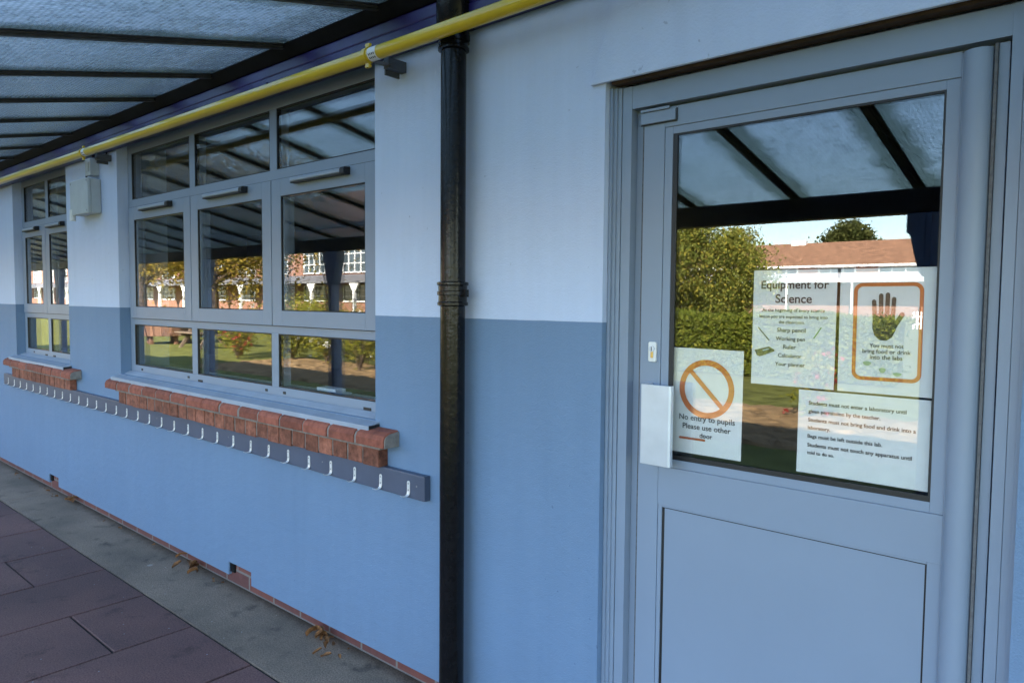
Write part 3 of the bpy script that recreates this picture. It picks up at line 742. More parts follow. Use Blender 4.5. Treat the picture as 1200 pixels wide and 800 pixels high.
# equipment notice
n2 = paper('notice', -.7790, 1.2330, A, Bp, 'equipment for science list notice left of the hand notice', math.radians(.15))
y2 = lambda f: Bp*(1-f)
kw = dict(bold=.012)
letters(n2, [(('Equipment for', .170, .106, y2(.125)), dict(bold=.016)), (('Science', .092, .105, y2(.245)), dict(bold=.016)),
  (('At the beginning of every science', .158, .104, y2(.345)), kw), (('lesson you are expected to bring into', .172, .104, y2(.40)), kw), (('the classroom.', .066, .102, y2(.447)), kw),
  (('Sharp pencil', .072, .102, y2(.515)), kw), (('Working pen', .074, .100, y2(.590)), kw), (('Ruler', .033, .099, y2(.660)), kw), (('Calculator', .060, .100, y2(.735)), kw), (('Your planner', .076, .101, y2(.810)), kw)], M['ink'])
def bar2(o, x0, z0, x1, z1, w, mat, name):
    d = Vector((x1-x0, 0, z1-z0)).normalized(); p = Vector((-d.z, 0, d.x))*w/2; y = Vector((0, -.0011, 0))
    a, b = Vector((x0, 0, z0))+y, Vector((x1, 0, z1))+y
    m = MB(); m.add([a+p, b+p, b-p, a-p], [(0, 1, 2, 3)]); return m.build(name, mat, o)
bar2(n2, .016, y2(.50), .046, y2(.612), .0028, M['olive_ink'], 'pencil_picture')
bar2(n2, .176, y2(.485), .158, y2(.58), .0028, M['green_ink'], 'pen_picture')
m = MB(); m.add([(.008, -.0011, y2(.70)), (.046, -.0011, y2(.665)), (.060, -.0011, y2(.69)), (.060, -.0011, y2(.705)), (.022, -.0011, y2(.755)), (.014, -.0011, y2(.745))], [(0, 1, 2, 3, 4, 5)]); m.build('calculator_picture', M['olive_ink'], n2)
m = MB(); m.add([(.028, -.0013, y2(.698)), (.044, -.0013, y2(.682)), (.047, -.0013, y2(.688)), (.031, -.0013, y2(.706))], [(0, 1, 2, 3)]); m.build('calculator_screen', M['doodle'], n2)
# food and drink notice
n3 = paper('notice', -.5605, 1.2320, A, Bp, 'no food or drink notice with a dark hand in an orange rounded border', math.radians(-.2))
def rrect(x0, x1, z0, z1, r, n=8):
    p = []
    for cx, cz, a0 in ((x1-r, z1-r, 0), (x0+r, z1-r, 90), (x0+r, z0+r, 180), (x1-r, z0+r, 270)):
        for i in range(n+1):
            t = math.radians(a0+90*i/n); p.append((cx+r*math.cos(t), cz+r*math.sin(t)))
    return p
o_ = rrect(.032, .182, y2(.895), y2(.115), .020); i_ = rrect(.0405, .1735, y2(.866), y2(.144), .0125)
m = MB(); k = len(o_); vs = [(x, -.0011, z) for x, z in o_] + [(x, -.0011, z) for x, z in i_]
m.add(vs, [(i, (i+1) % k, (i+1) % k + k, i+k) for i in range(k)]); m.build('border', M['orange'], n3)
hd = MB()
hy = -.0011
def stad(x0, z0, x1, z1, w):
    d = Vector((x1-x0, z1-z0)).normalized(); n = Vector((-d.y, d.x)); pts = []
    for c, s in ((Vector((x1, z1)), 1), (Vector((x0, z0)), -1)):
        for i in range(9):
            t = PI*i/8; v = c + (n*math.cos(t)*-1*s + d*math.sin(t)*s)*w/2; pts.append(v)
    return [(p.x, hy - .00005*len(hd.f), p.y) for p in pts]
hx, hz = .100, y2(.432)
palm = [(-.024, .018), (-.025, -.012), (-.020, -.030), (-.008, -.041), (.006, -.042), (.018, -.034), (.026, -.016), (.024, .010), (.014, .020), (-.010, .022)]
hd.add([(hx+x, hy, hz+z) for x, z in palm], [tuple(range(len(palm)))])
for f in ((-.0195, .005, -.0225, .050, .0095), (-.0065, .010, -.0075, .064, .0098), (.0065, .010, .0070, .066, .0098), (.0185, .008, .0205, .056, .0095), (.016, -.020, .0385, .020, .0105)):
    p = stad(hx+f[0], hz+f[1], hx+f[2], hz+f[3], f[4]); hd.add(p, [tuple(range(len(p)))])
hd.build('hand_print', M['olive_dark'], n3)
letters(n3, [(('You must not', .074, .107, y2(.614)), kw), (('bring food or drink', .104, .107, y2(.660)), kw), (('into the labs', .070, .107, y2(.706)), kw)], M['ink'])
dd = MB(); rr = random.Random(5)
for i in range(9):
    cx, cz, r = rr.uniform(.055, .155), y2(rr.uniform(.745, .84)), rr.uniform(.003, .0075)
    vs, fs = ring(0, 0, r-.0007, r, -.0011, 20); q = rr.uniform(.4, 1)
    dd.add([(x+cx, y, z*q+cz) for x, y, z in vs], fs)
dd.build('germ_doodles', M['doodle'], n3)
dd = MB()
for cx, f, r, q in ((.066, .76, .009, .6), (.100, .81, .007, .9), (.132, .835, .009, .5)):
    p = [(cx+r*math.cos(t)*(1+.15*math.sin(3*t)), -.0012, y2(f)+q*r*math.sin(t)) for t in [2*PI*i/18 for i in range(18)]]
    dd.add(p, [tuple(range(18))])
dd.build('germ_pictures', simple('pale_green_print', (.40, .52, .30, 1), .6), n3)
# students notice
n4 = paper('notice', -.6535, 1.0175, Bp, A, 'wide landscape rules for students notice at lower right of the glass', math.radians(.1))
y4 = lambda f: A*(1-f); lx = .0255
L4 = [('Students must not enter a laboratory until', .222, .150), ('given permission by the teacher.', .167, .248), ('Students must not bring food and drink into a', .243, .352), ('laboratory.', .054, .446),
      ('Bags must be left outside this lab.', .173, .548), ('Students must not touch any apparatus until', .237, .655), ('told to do so.', .065, .748)]
letters(n4, [((t, w, lx, y4(f)), dict(align='LEFT', bold=.022)) for t, w, f in L4], M['ink'])

# ------------------------------------------------------------------ covered walkway
can = empty('canopy', 'lean-to glass canopy roof with black glazing bars over the walkway', 'canopy')
SL = .22; ZR = CAM_H + 1.078          # underside of sheets at the wall plane, slope
CX0, CX1, YB = -24.0, 4.0, -2.12
def zr(y): return ZR + SL*y
nb0 = -37; xb = [-.885 + .6235*i for i in range(nb0, 8)]
for a, b in zip(xb, xb[1:]):
    m = MB(); j = RNG.uniform(-.002, .002, 4)
    y0, y1 = -.095, -2.30
    m.add([(a+.006, y0, zr(y0)+j[0]), (b-.006, y0, zr(y0)+j[1]), (b-.006, y1, zr(y1)+j[2]), (a+.006, y1, zr(y1)+j[3])], [(0, 1, 2, 3)])
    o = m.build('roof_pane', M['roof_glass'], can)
for x in xb:
    m = MB(); h = .016
    for (w, z0, z1) in ((.017, -h+.006, -.004), (.008, -h-.002, -h+.0058), (.029, -.0035, .0)):
        y0, y1 = -.085, -2.32
        m.add([(x-w, y0, zr(y0)+z0), (x+w, y0, zr(y0)+z0), (x+w, y1, zr(y1)+z0), (x-w, y1, zr(y1)+z0),
               (x-w, y0, zr(y0)+z1), (x+w, y0, zr(y0)+z1), (x+w, y1, zr(y1)+z1), (x-w, y1, zr(y1)+z1)],
              [(0, 3, 2, 1), (4, 5, 6, 7), (0, 1, 5, 4), (1, 2, 6, 5), (2, 3, 7, 6), (3, 0, 4, 7)])
    m.build('glazing_bar', M['bar_grey'], can)
m = MB(); m.box(CX0, CX1, -.052, -.0015, 2.345, 2.415); m.box(CX0, CX1, -.048, -.0015, 2.4155, 2.462)
m.build('wall_plate', M['plate'], can, .006)
m = MB(); m.prism([(-.055, 2.4625), (-.105, 2.4955), (-.105, 2.4985), (-.0015, 2.515), (-.0015, 2.4625)], 'x', CX0, CX1); m.build('flashing_and_gap_shade', M['part_gap_black'], can)  # near-black strip painting the shadow between wall plate and pane ends
m = MB(); m.box(CX0, CX1, -.060, -.0018, 2.545, 2.62); m.build('flashing_and_gap_shade', M['lead'], can)
m = MB(); zb1 = zr(YB)-.045
m.box(CX0, CX1, YB-.05, YB+.05, 1.895, zb1); m.build('eaves_beam', M['beam'], can, .006)
m = MB(); m.tube([(CX0, -2.36, 2.00), (CX1, -2.36, 2.00)], .055, 12); m.build('gutter', M['beam'], can, 0, True)
for i in range(-3, 9):
    x = -.775 - 2.49*i
    m = MB(); m.box(x-.048, x+.048, YB-.048, YB+.048, -.01, 1.894); m.build('post', M['post'], can, .012)
    m = MB()
    for s in (-1, 1):
        pts = [(x+s*.0485, 1.893), (x+s*.132, 1.893), (x+s*.132, 1.80), (x+s*.120, 1.79)] + [(x+s*(.0485+.066*(1-q/8)), 1.78-.20*math.sin(PI/2*q/8)) for q in range(9)]
        m.prism(pts, 'y', YB-.045, YB+.045)
    m.build('knee_bracket', M['post'], can, .004)
# blue wall plate bolts
for x in (-2.95, -3.75, -4.55, -5.4, -6.3, -7.2):
    m = MB(); m.tube([(x, -.050, 2.385), (x, -.060, 2.385)], .010, 10); m.build('bolt', M['plate'], can, 0, True)

# ------------------------------------------------------------------ yellow gas pipe
gas = empty('gas_pipe', 'long yellow gas pipe running along the wall above the windows', 'pipe', None, (-3, 0, 2.3))
def gz(x): return 2.308 + (max(0, -x-2.0))*.0040
def loc(*p): return (p[0]+3, p[1], p[2]-2.3)
m = MB(); m.tube([loc(x, -.145, gz(x)) for x in (-15.5, -10, -7, -5, -3.4, -2, -.9)], .0235, 24); m.build('pipe_run', M['yellow'], gas, 0, True)
m = MB(); m.tube([loc(-1.24, -.145, 2.308), loc(-1.18, -.145, 2.308)], .029, 24); m.tube([loc(-.95, -.145, 2.306), loc(-.90, -.145, 2.306), ], .026, 24); m.build('pipe_coupling', M['yellow'], gas, 0, True)
for cx, hasbox in ((-2.115, 1), (-4.895, 1), (-7.6, 1)):
    z = gz(cx)
    m = MB(); R = .0275
    m.tube([loc(cx-.010, -.145, z), loc(cx+.010, -.145, z)], R, 24)
    m.box(*[v for p in ((loc(cx-.009, 0, 0)[0], loc(cx+.009, 0, 0)[0]), (-.150, -.140)) for v in p], z-2.3+R-.002, z-2.3+R+.014)
    m.box(*[v for p in ((loc(cx-.009, 0, 0)[0], loc(cx+.009, 0, 0)[0]), (-.150, -.140)) for v in p], z-2.3-R-.014, z-2.3-R+.002)
    m.tube([loc(cx-.012, -.145, z-R-.009), loc(cx+.014, -.145, z-R-.009)], .005, 10)
    m.tube([loc(cx-.012, -.145, z+R+.009), loc(cx+.014, -.145, z+R+.009)], .005, 10)
    m.build('pipe_clamp', M['yellow'], gas, 0, True)
    m = MB()
    x0 = cx+.012
    m.box(loc(x0, 0, 0)[0], loc(x0+.028, 0, 0)[0], -.085, -.002, z-2.3-.034, z-2.3+.004)
    m.box(loc(x0-.008, 0, 0)[0], loc(x0-.0005, 0, 0)[0], -.075, -.01, z-2.3-.052, z-2.3-.014)
    m.box(loc(x0+.005, 0, 0)[0], loc(x0+.04, 0, 0)[0], -.140, -.0705, z-2.3-.0262, z-2.3-.0250)
    m.build('wall_bracket', M['bracket'], gas, .003)
    m = MB(); m.tube([loc(x0+.01, -.145, z), loc(x0+.055, -.145, z)], .0242, 24, cap=False); m.build('pipe_label', M['white'], gas, 0, True)
    # only short dashes on the side facing the walkway
    mm = MB()
    for q in range(4):
        for tt in (.2, .75):
            t0 = PI + tt; xa = x0+.016+q*.009
            pts = []
            for xx, ta in ((xa, t0), (xa+.005, t0), (xa+.005, t0+.28), (xa, t0+.28)):
                pts.append(loc(xx, -.145+.0246*math.cos(ta), z+.0246*math.sin(ta)))
            mm.add(pts, [(0, 1, 2, 3)])
    mm.build('label_print', M['ink'], gas)

# ------------------------------------------------------------------ black downpipe
dp = empty('downpipe', 'black cast iron downpipe between the wide window and the door', 'downpipe', None, (-1.762, -.066, 0))
m = MB(); m.tube([(0, 0, .0), (0, 0, .6), (0, 0, 1.44)], .0425, 32); m.build('lower_pipe', M['black_iron'], dp, 0, True)
m = MB(); m.tube([(0, 0, 1.44), (0, 0, 2.29), (0, 0, 2.52)], .0425, 32); m.build('upper_pipe', M['black_iron'], dp, 0, True)
def socket(z0, z1):
    m = MB(); h = z1-z0
    prof = [(z0, .043), (z0+.004, .052), (z0+.012, .052), (z0+.016, .0485), (z0+h*.45, .0485), (z0+h*.48, .053), (z0+h*.62, .053), (z0+h*.65, .049), (z1-.012, .049), (z1-.008, .0535), (z1, .0535), (z1+.004, .043)]
    m.tube([(0, 0, z) for z, r in prof], [r for z, r in prof], 32)
    for s in (-1, 1): m.box(s*.047, s*.064, -.004, .012, z0+h*.40, z0+h*.70)
    return m.build('pipe_socket', M['black_iron'], dp, 0, True)
socket(1.425, 1.505); socket(2.265, 2.325)
m = MB(); m.tube([(0, 0, 2.345), (0, 0, 2.36), (.0, 0, 2.60)], [.050, .058, .058], 28); m.build('roof_outlet_pipe', M['black_iron'], dp, 0, True)

# ------------------------------------------------------------------ coat rack
rk = empty('coat_rack', 'long slate grey coat rail with a row of steel hooks', 'coat rack', None, (-4.56, 0, .7585))
m = MB(); m.box(-7.19+4.56, -1.942+4.56, -.030, -.0012, -.046, .046); m.build('board', M['rack'], rk, .003)
def hook_mesh():
    m = MB()
    m.prism(rrect(-.0078, .0078, -.018, .030, .007, 5), 'y', -.0018, 0)
    path = [(0, -.001, -.012), (0, -.0025, -.021), (0, -.008, -.0255), (0, -.018, -.0265), (0, -.030, -.0255), (0, -.037, -.0215)]
    w = [.0076, .0076, .007, .0065, .006, .0052]
    vs = []; fs = []
    for (x, y, z), ww in zip(path, w): vs += [(-ww, y, z), (ww, y, z), (ww, y-.0012, z+.0018), (-ww, y-.0012, z+.0018)]
    for i in range(len(path)-1):
        for k in range(4):
            k2 = (k+1) % 4; fs.append((4*i+k, 4*i+k2, 4*i+4+k2, 4*i+4+k))
    fs += [(3, 2, 1, 0), tuple(4*(len(path)-1)+k for k in range(4))]
    m.add(vs, fs); return m
h0 = hook_mesh().build('hook', M['chrome'], rk, .0004)
h0.location = (-2.029+4.56, -.0303, -.012)
sc = MB(); sc.tube([(0, -.0015, .020), (0, -.0028, .020)], .0026, 10); sc.tube([(0, -.0015, -.004), (0, -.0028, -.004)], .0026, 10)
s0 = sc.build('screw', M['screw'], h0)
for i in range(1, 32):
    h = h0.copy(); COL.objects.link(h); h.parent = rk
    h.location = (-2.029+4.56 - .1622*i + random.uniform(-.003, .003), -.0303, -.012+random.uniform(-.002, .002))
    h.rotation_euler = (0, random.uniform(-.03, .03), 0)
    s = s0.copy(); COL.objects.link(s); s.parent = h
m = MB()
for x in (-1.985, -2.58, -3.38, -4.2, -5.0, -5.85, -6.65): m.tube([(x+4.56, -.0298, .004), (x+4.56, -.0312, .004)], .0035, 10)
m.build('rail_screws', M['screw'], rk)

# ------------------------------------------------------------------ boxes and cables on the wall
jb = empty('electrical_box', 'pale grey electrical box with a small switch box and cable', 'electrical box', None, (-5.19, 0, 1.98))
m = MB(); m.box(-.155, .155, -.062, -.0015, .0, .215); m.build('box_body', M['box'], jb, .006)
m = MB(); m.box(-.158, .158, -.082, -.0625, -.003, .218); m.build('box_lid', M['box'], jb, .006)
m = MB()
for sx in (-.142, .142):
    for sz in (.014, .201): m.tube([(sx, -.082, sz), (sx, -.084, sz)], .006, 10)
m.build('lid_screws', M['screw'], jb)
m = MB(); m.box(.045, .130, -.055, -.0015, .238, .345); m.build('switch_box', M['box'], jb, .005)
m = MB(); m.box(.062, .112, -.060, -.0555, .262, .322); m.build('switch_cover', M['box'], jb, .002)
m = MB(); m.tube([(.05, -.02, .29), (.015, -.025, .285), (-.01, -.03, .26), (-.005, -.03, .23), (.02, -.03, .219)], .006, 8); m.build('cable', M['part_gap_black'], jb, 0, True)
m = MB(); m.tube([(.132, -.01, .33), (.22, -.012, .325), (.29, -.012, .36), (.31, -.012, .42)], .004, 8); m.tube([(.09, -.02, .345), (.09, -.02, .40)], .008, 8); m.build('cable', M['part_gap_black'], jb, 0, True)
sn = empty('wall_sensor', 'small white sensor on a short arm below the electrical box', 'sensor', None, (-5.325, 0, 2.0))
m = MB(); m.tube([(0, -.075, -.055), (0, -.075, .015)], .018, 16); m.build('sensor_head', M['white'], sn, 0, True)
m = MB(); m.tube([(0, -.056, .0), (.03, -.03, .0), (.03, -.002, .0)], .010, 12); m.build('arm', M['white'], sn, 0, True)
m = MB(); m.tube([(.03, -.012, 0), (.03, -.0015, 0)], .022, 16); m.build('base', M['white'], sn, 0, True)

# ------------------------------------------------------------------ dead leaves by the wall
def leaf_mesh(seed):
    r = random.Random(seed); m = MB(); L, Wd = .050, .026; n = 6; vs = []; fs = []
    curl = r.uniform(.5, 1.6); bend = r.uniform(-.8, .8)
    for i in range(n+1):
        u = i/n; w = Wd*math.sin(PI*min(1, u*.93+.05))**.8*(1+.18*math.sin(9*u+seed)); x = (u-.5)*L; zc = .012*bend*math.sin(PI*u)+.010
        for j in (-1, -.5, 0, .5, 1): vs.append((x, j*w*.55, zc + .016*curl*j*j*.6 + .004*(u-.5)*j))
    for i in range(n):
        for j in range(4): a = i*5+j; fs.append((a, a+1, a+6, a+5))
    nb = len(vs); vs += [(x, y, z-.0006) for x, y, z in vs]; fs += [tuple(reversed([k+nb for k in f])) for f in fs]
    m.add(vs, fs); return m.build('dead_leaf', M['leaf_dead'], None, 0, True)
protos = [leaf_mesh(i) for i in range(4)]
spots = [(-2.56, -.045, 14, .10, 'brown dead leaves heaped at the wall nearest the downpipe'), (-3.78, -.035, 8, .10, 'brown dead leaves against the wall left of the near air brick'), (-5.60, -.035, 5, .09, 'few brown dead leaves near the far air brick')]
first = {0: True}; used = 0
for cx, cy, n, sp, lab in spots:
    for i in range(n):
        if used < 4: o = protos[used]
        else: o = protos[used % 4].copy(); COL.objects.link(o)
        used += 1
        x = cx+random.gauss(0, sp*.75); y = min(-.022, cy+random.gauss(0, .03)); zz = .0055+random.uniform(0, .020)*(i % 3 == 0)
        o.location = (x, y, zz); o.rotation_euler = (random.uniform(-.5, .5), random.uniform(-.4, .4), random.uniform(0, 2*PI))
        k = random.uniform(.7, 1.35); o.scale = (k, k, k)
        tag(o, lab, 'leaf', 'dead leaves at the foot of the wall')

for i in range(26):
    o = protos[i % 4].copy(); COL.objects.link(o)
    x = random.uniform(-7.2, -2.1); k = random.uniform(.22, .55)
    o.location = (x, -.014-abs(random.gauss(0, .035)), .003); o.rotation_euler = (random.uniform(-.3, .3), random.uniform(-.3, .3), random.uniform(0, 2*PI)); o.scale = (k, k, k)
    tag(o, 'crumbled scrap of dead leaf lying along the foot of the wall', 'leaf scrap', 'leaf scraps along the wall')
# ------------------------------------------------------------------ what the glass reflects: the grounds across the lawn
def leaves_obj(name, pts, size, mat, parent=None, spread=1.0):
    n = len(pts); p = np.asarray(pts)
    a = RNG.normal(size=(n, 3)); a /= np.linalg.norm(a, axis=1, keepdims=True)
    b = np.cross(a, RNG.normal(size=(n, 3))); b /= np.linalg.norm(b, axis=1, keepdims=True)
    s = size*RNG.uniform(.6, 1.3, (n, 1))
    a = a*s; b = b*s*.62
    v = np.empty((n, 4, 3)); v[:, 0] = p-a; v[:, 1] = p-b; v[:, 2] = p+a; v[:, 3] = p+b
    me = bpy.data.meshes.new(name); me.vertices.add(n*4); me.vertices.foreach_set('co', v.reshape(-1))
    me.loops.add(n*4); me.loops.foreach_set('vertex_index', np.arange(n*4)); me.polygons.add(n); me.polygons.foreach_set('loop_start', np.arange(0, n*4, 4))
    me.update(calc_edges=True); me.validate(); me.materials.append(mat)
    o = bpy.data.objects.new(name, me); COL.objects.link(o)
    if parent: o.parent = parent
    return o

def tree(name, label, base, height, crown_r, crown_z, mat, nleaf, leaf, nclump=34, trunk=.16, group='trees across the lawn', clump=.33, squash=.8):
    root = empty(name, label, 'tree', None, base, group)
    tb = MB(); r = random.Random(int(abs(base[0]*31+base[1]*7)))
    top = Vector((r.uniform(-.3, .3), r.uniform(-.3, .3), height*.9))
    tb.tube([(0, 0, -.1), (0.03, .02, height*.25), top*.55, top], [trunk, trunk*.75, trunk*.45, trunk*.12], 10)
    cl = []
    for i in range(nclump):
        d = Vector((r.gauss(0, 1), r.gauss(0, 1), r.gauss(0, 1))).normalized()*(r.uniform(.25, 1)**.6)
        c = Vector((d.x*crown_r, d.y*crown_r, crown_z+d.z*crown_r*squash)); cl.append(c)
        if i % 2 == 0:
            s = top*min(.9, max(.3, (c.z/height)*.7)); tb.tube([s, s.lerp(c, .5)+Vector((0, 0, .1)), c], [trunk*.3, trunk*.18, trunk*.05], 6)
    tb.build('trunk', M['bark'], root, 0, True)
    pts = []
    for c in cl:
        k = int(nleaf/nclump*r.uniform(.6, 1.4)); rad = crown_r*clump*r.uniform(.6, 1.3)
        q = RNG.normal(size=(k, 3))*rad*np.array([.62, .62, .5]) + np.array(c)
        pts.append(q)
    leaves_obj('crown', np.concatenate(pts), leaf, mat, root)
    return root

tree('broadleaf_tree', 'olive and yellow autumn tree standing behind the clipped hedge', (-9.3, -16.5, 0), 4.2, 2.3, 2.25, M['lf_birch'], 48000, .044, 110, clump=.20, squash=.72)
tree('autumn_tree', 'golden autumn tree with spreading branches in front of the brick wing', (-31, -13.5, 0), 7.4, 5.0, 5.1, M['lf_gold'], 46000, .075, 90, .28, clump=.24, squash=.62)
tree('autumn_tree', 'second golden autumn tree further along the lawn to the left', (-41, -14.5, 0), 7.4, 4.5, 4.9, M['lf_gold'], 36000, .075, 80, .28, clump=.24, squash=.62)
tree('dark_tree', 'dark green tree rising behind the long tiled roof', (-26.6, -88, 0), 11.0, 3.2, 8.3, M['lf_dark'], 9000, .22, 30, .3)
tree('dark_tree', 'broad dark green tree beyond the end of the tiled roof', (-52.0, -92, 0), 12, 6.5, 7.0, M['lf_dark'], 9000, .36, 30, .4)
tree('dark_tree', 'dark green tree far off behind the brick wing', (-95, -70, 0), 13, 7, 8.0, M['lf_dark'], 7000, .45, 26, .5)

# clipped hedge
n = 60000; hx0, hx1, hy0, hy1, hh = -13.5, -3.2, -13.2, -11.9, 1.18
q = RNG.uniform(size=(n, 3)); face = RNG.integers(0, 10, n)
P = np.stack([hx0+(hx1-hx0)*q[:, 0], hy0+(hy1-hy0)*q[:, 1], .02+(hh-.02)*q[:, 2]], 1)
P[face < 6, 1] = hy1 + RNG.normal(0, .05, (face < 6).sum()); P[(face >= 6) & (face < 9), 2] = hh + RNG.normal(0, .04, ((face >= 6) & (face < 9)).sum())
P[:, 2] += .05*np.sin(P[:, 0]*2.1)*(P[:, 2] > 1)
hr = empty('hedge', 'clipped green hedge running across the lawn', 'hedge', None, (0, 0, 0))
leaves_obj('foliage', P, .036, M['lf_hedge'], hr)
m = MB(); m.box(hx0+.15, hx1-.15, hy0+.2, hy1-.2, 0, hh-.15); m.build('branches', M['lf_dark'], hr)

def shrub(name, label, base, h, r, mat, n, leaf, petals=None):
    root = empty(name, label, 'shrub', None, base, 'shrubs in the soil border')
    st = MB(); rr = random.Random(int(abs(base[0]*53)))
    pts = []
    for i in range(9):
        a = rr.uniform(0, 2*PI); t = Vector((math.cos(a)*r*rr.uniform(.3, 1), math.sin(a)*r*rr.uniform(.3, 1), h*rr.uniform(.65, 1)))
        st.tube([(0, 0, 0), t*.5+Vector((0, 0, .1*h)), t], [.018, .011, .005], 5)
        k = n//9; u = RNG.uniform(.35, 1.05, (k, 1)); pts.append(np.array(t)*u + RNG.normal(size=(k, 3))*r*.26)
    st.build('stems', M['bark'], root)
    P = np.concatenate(pts); P[:, 2] = np.maximum(P[:, 2], .06)
    leaves_obj('foliage', P, leaf, mat, root)
    if petals:
        k = 26; base_ = P[RNG.integers(0, len(P), k)]; q = np.repeat(base_, 7, 0)+RNG.normal(size=(k*7, 3))*.022
        leaves_obj('blooms', q, .032, M[petals], root)
shrub('shrub', 'full yellow green shrub in the soil border', (-15.3, -7.6, .02), 1.25, .70, M['lf_shrub'], 4500, .034, 'petal')
shrub('shrub', 'airy young shrub on thin stems at the front of the border', (-11.75, -6.9, .02), 1.15, .5, M['lf_shrub'], 1800, .026)
shrub('shrub', 'loose white flowered shrub in the middle of the border', (-13.6, -7.4, .02), .95, .45, M['lf_shrub'], 1800, .028, 'petal')
shrub('rose_bush', 'leggy rose bush with a few red blooms', (-17.3, -7.4, .0), 1.05, .5, M['lf_shrub'], 1300, .03, 'petal_red')
shrub('rose_bush', 'rose bush with red blooms by the end of the soil border', (-3.1, -7.3, .02), .8, .4, M['lf_shrub'], 1100, .03, 'petal_red')

shrub('shrub', 'small tufted shrub at the back of the border', (-14.5, -8.6, .0), 1.0, .5, M['lf_shrub'], 2200, .032)
shrub('shrub', 'yellowing shrub with upright stems near the middle of the border', (-12.8, -7.9, .0), 1.3, .5, M['lf_shrub'], 2000, .03, 'petal')
shrub('shrub', 'wide low shrub behind the airy young shrub', (-11.2, -8.3, .0), 1.0, .7, M['lf_shrub'], 2600, .03, 'petal')
shrub('shrub', 'tall yellow green shrub on the lawn behind the soil border', (-17.6, -9.8, .0), 1.5, .8, M['lf_shrub'], 3600, .036)
shrub('rose_bush', 'straggly rose bush with red blooms left of the full shrub', (-16.4, -6.8, .0), 1.0, .55, M['lf_shrub'], 900, .03, 'petal_red')
shrub('shrub', 'dense rounded shrub far along the lawn', (-20.5, -11.0, .0), 1.3, .9, M['lf_shrub'], 3600, .04)
# round plank planter on legs and a picnic bench
pt = empty('round_planter', 'round tub of reddish planks raised on short legs', 'planter', None, (-23.7, -8.3, 0))
m = MB(); k = 22
for i in range(k):
    a0, a1 = 2*PI*i/k+.02, 2*PI*(i+1)/k-.02
    R1, R0 = 1.05, .85
    v = [(R0*math.cos(a0), R0*math.sin(a0), .26), (R0*math.cos(a1), R0*math.sin(a1), .26), (R1*math.cos(a1), R1*math.sin(a1), .95), (R1*math.cos(a0), R1*math.sin(a0), .95)]
    v2 = [(x*.94, y*.94, z) for x, y, z in v]
    m.add(v+v2, [(0, 1, 2, 3), (7, 6, 5, 4), (0, 4, 5, 1), (1, 5, 6, 2), (2, 6, 7, 3), (3, 7, 4, 0)])
m.build('staves', M['wood'], pt)
m = MB(); m.tube([(0, 0, .25), (0, 0, .30)], .80, 24); m.build('base', M['wood'], pt)
for i in range(5):
    a = 2*PI*i/5; m = MB(); m.box(.62*math.cos(a)-.05, .62*math.cos(a)+.05, .62*math.sin(a)-.05, .62*math.sin(a)+.05, -.01, .26); m.build('leg', M['wood'], pt)
bn = empty('picnic_bench', 'wooden picnic bench beside the round planter', 'bench', None, (-20.9, -8.4, 0))
m = MB(); m.box(-.8, .8, -.35, .35, .70, .745); m.build('table_top', M['grey_wood'], bn)
for s in (-1, 1):
    m = MB(); m.box(-.8, .8, s*.62-.13, s*.62+.13, .42, .46); m.build('seat', M['grey_wood'], bn)
    m = MB(); m.prism([(-.72, -.01), (-.62, -.01), (-.18, .70), (-.28, .70)], 'x', s*.6-.03, s*.6+.03); m.prism([(.72, -.01), (.62, -.01), (.18, .70), (.28, .70)], 'x', s*.6-.03, s*.6+.03); m.box(s*.6-.03, s*.6+.03, -.70, .70, .34, .42); m.build('leg_frame', M['grey_wood'], bn)

# buildings across the grounds
def far_window(parent, x0, x1, z0, z1, y, nx, nz):
    f = MB(); t = .09
    f.frame(x0, x1, z0, z1, y, y+.10, t)
    for i in range(1, nx): xx = x0+(x1-x0)*i/nx; f.box(xx-.035, xx+.035, y+.01, y+.09, z0+t, z1-t)
    for i in range(1, nz): zz = z0+(z1-z0)*i/nz; f.box(x0+t, x1-t, y+.012, y+.088, zz-.03, zz+.03)
    w = f.build('window', M['white_paint'], parent)
    p = MB(); p.box(x0+.02, x1-.02, y+.005, y+.03, z0+.02, z1-.02); p.build('glass_pane', M['far_glass'], w)

# long tiled block straight across (reflected in the door)
lb = empty('brick_block', 'long brick block with an orange tiled roof across the lawn', 'building', None, (0, 0, 0), 'school blocks across the lawn')
bx0, bx1, by, ez = -66.0, 8.0, -60.0, 4.55
m = MB(); m.box(bx0, bx1, by-11, by, -.05, ez-.05); m.build('wall', M['wall_brick'], lb)
m = MB(); m.prism([(by+.45, ez), (by-5.5, ez+2.35), (by-11.45, ez), (by-11.45, ez-.12), (by+.45, ez-.12)], 'x', bx0-.3, bx1+.3); m.build('roof', M['roof_tile'], lb)
m = MB(); m.box(bx0-.3, bx1+.3, by+.455, by+.60, ez-.16, ez+.02); m.build('gutter', M['white_paint'], lb)
for i in range(12):
    x = -14.45 + (i-4)*-4.57 + 0
    far_window(lb, x-1.45, x+1.45, 3.60, 4.42, by+.002, 3, 1)
m = MB(); m.prism([(by+.12, 3.95), (by+3.0, 3.42), (by+3.0, 3.10), (by+.12, 3.70)], 'x', bx0+2, bx1-2); m.build('canopy_sheet', M['canopy_far'], lb)
for i in range(15): box_obj('canopy_post', (-62+i*5-.07, -62+i*5+.07, by+2.8, by+2.95, -.02, 3.12), M['white_paint'], lb)
m = MB(); m.box(-24.6, -23.3, by-5.4, by-4.9, ez+1.9, ez+2.55); m.build('ridge_vent', M['white_paint'], lb)
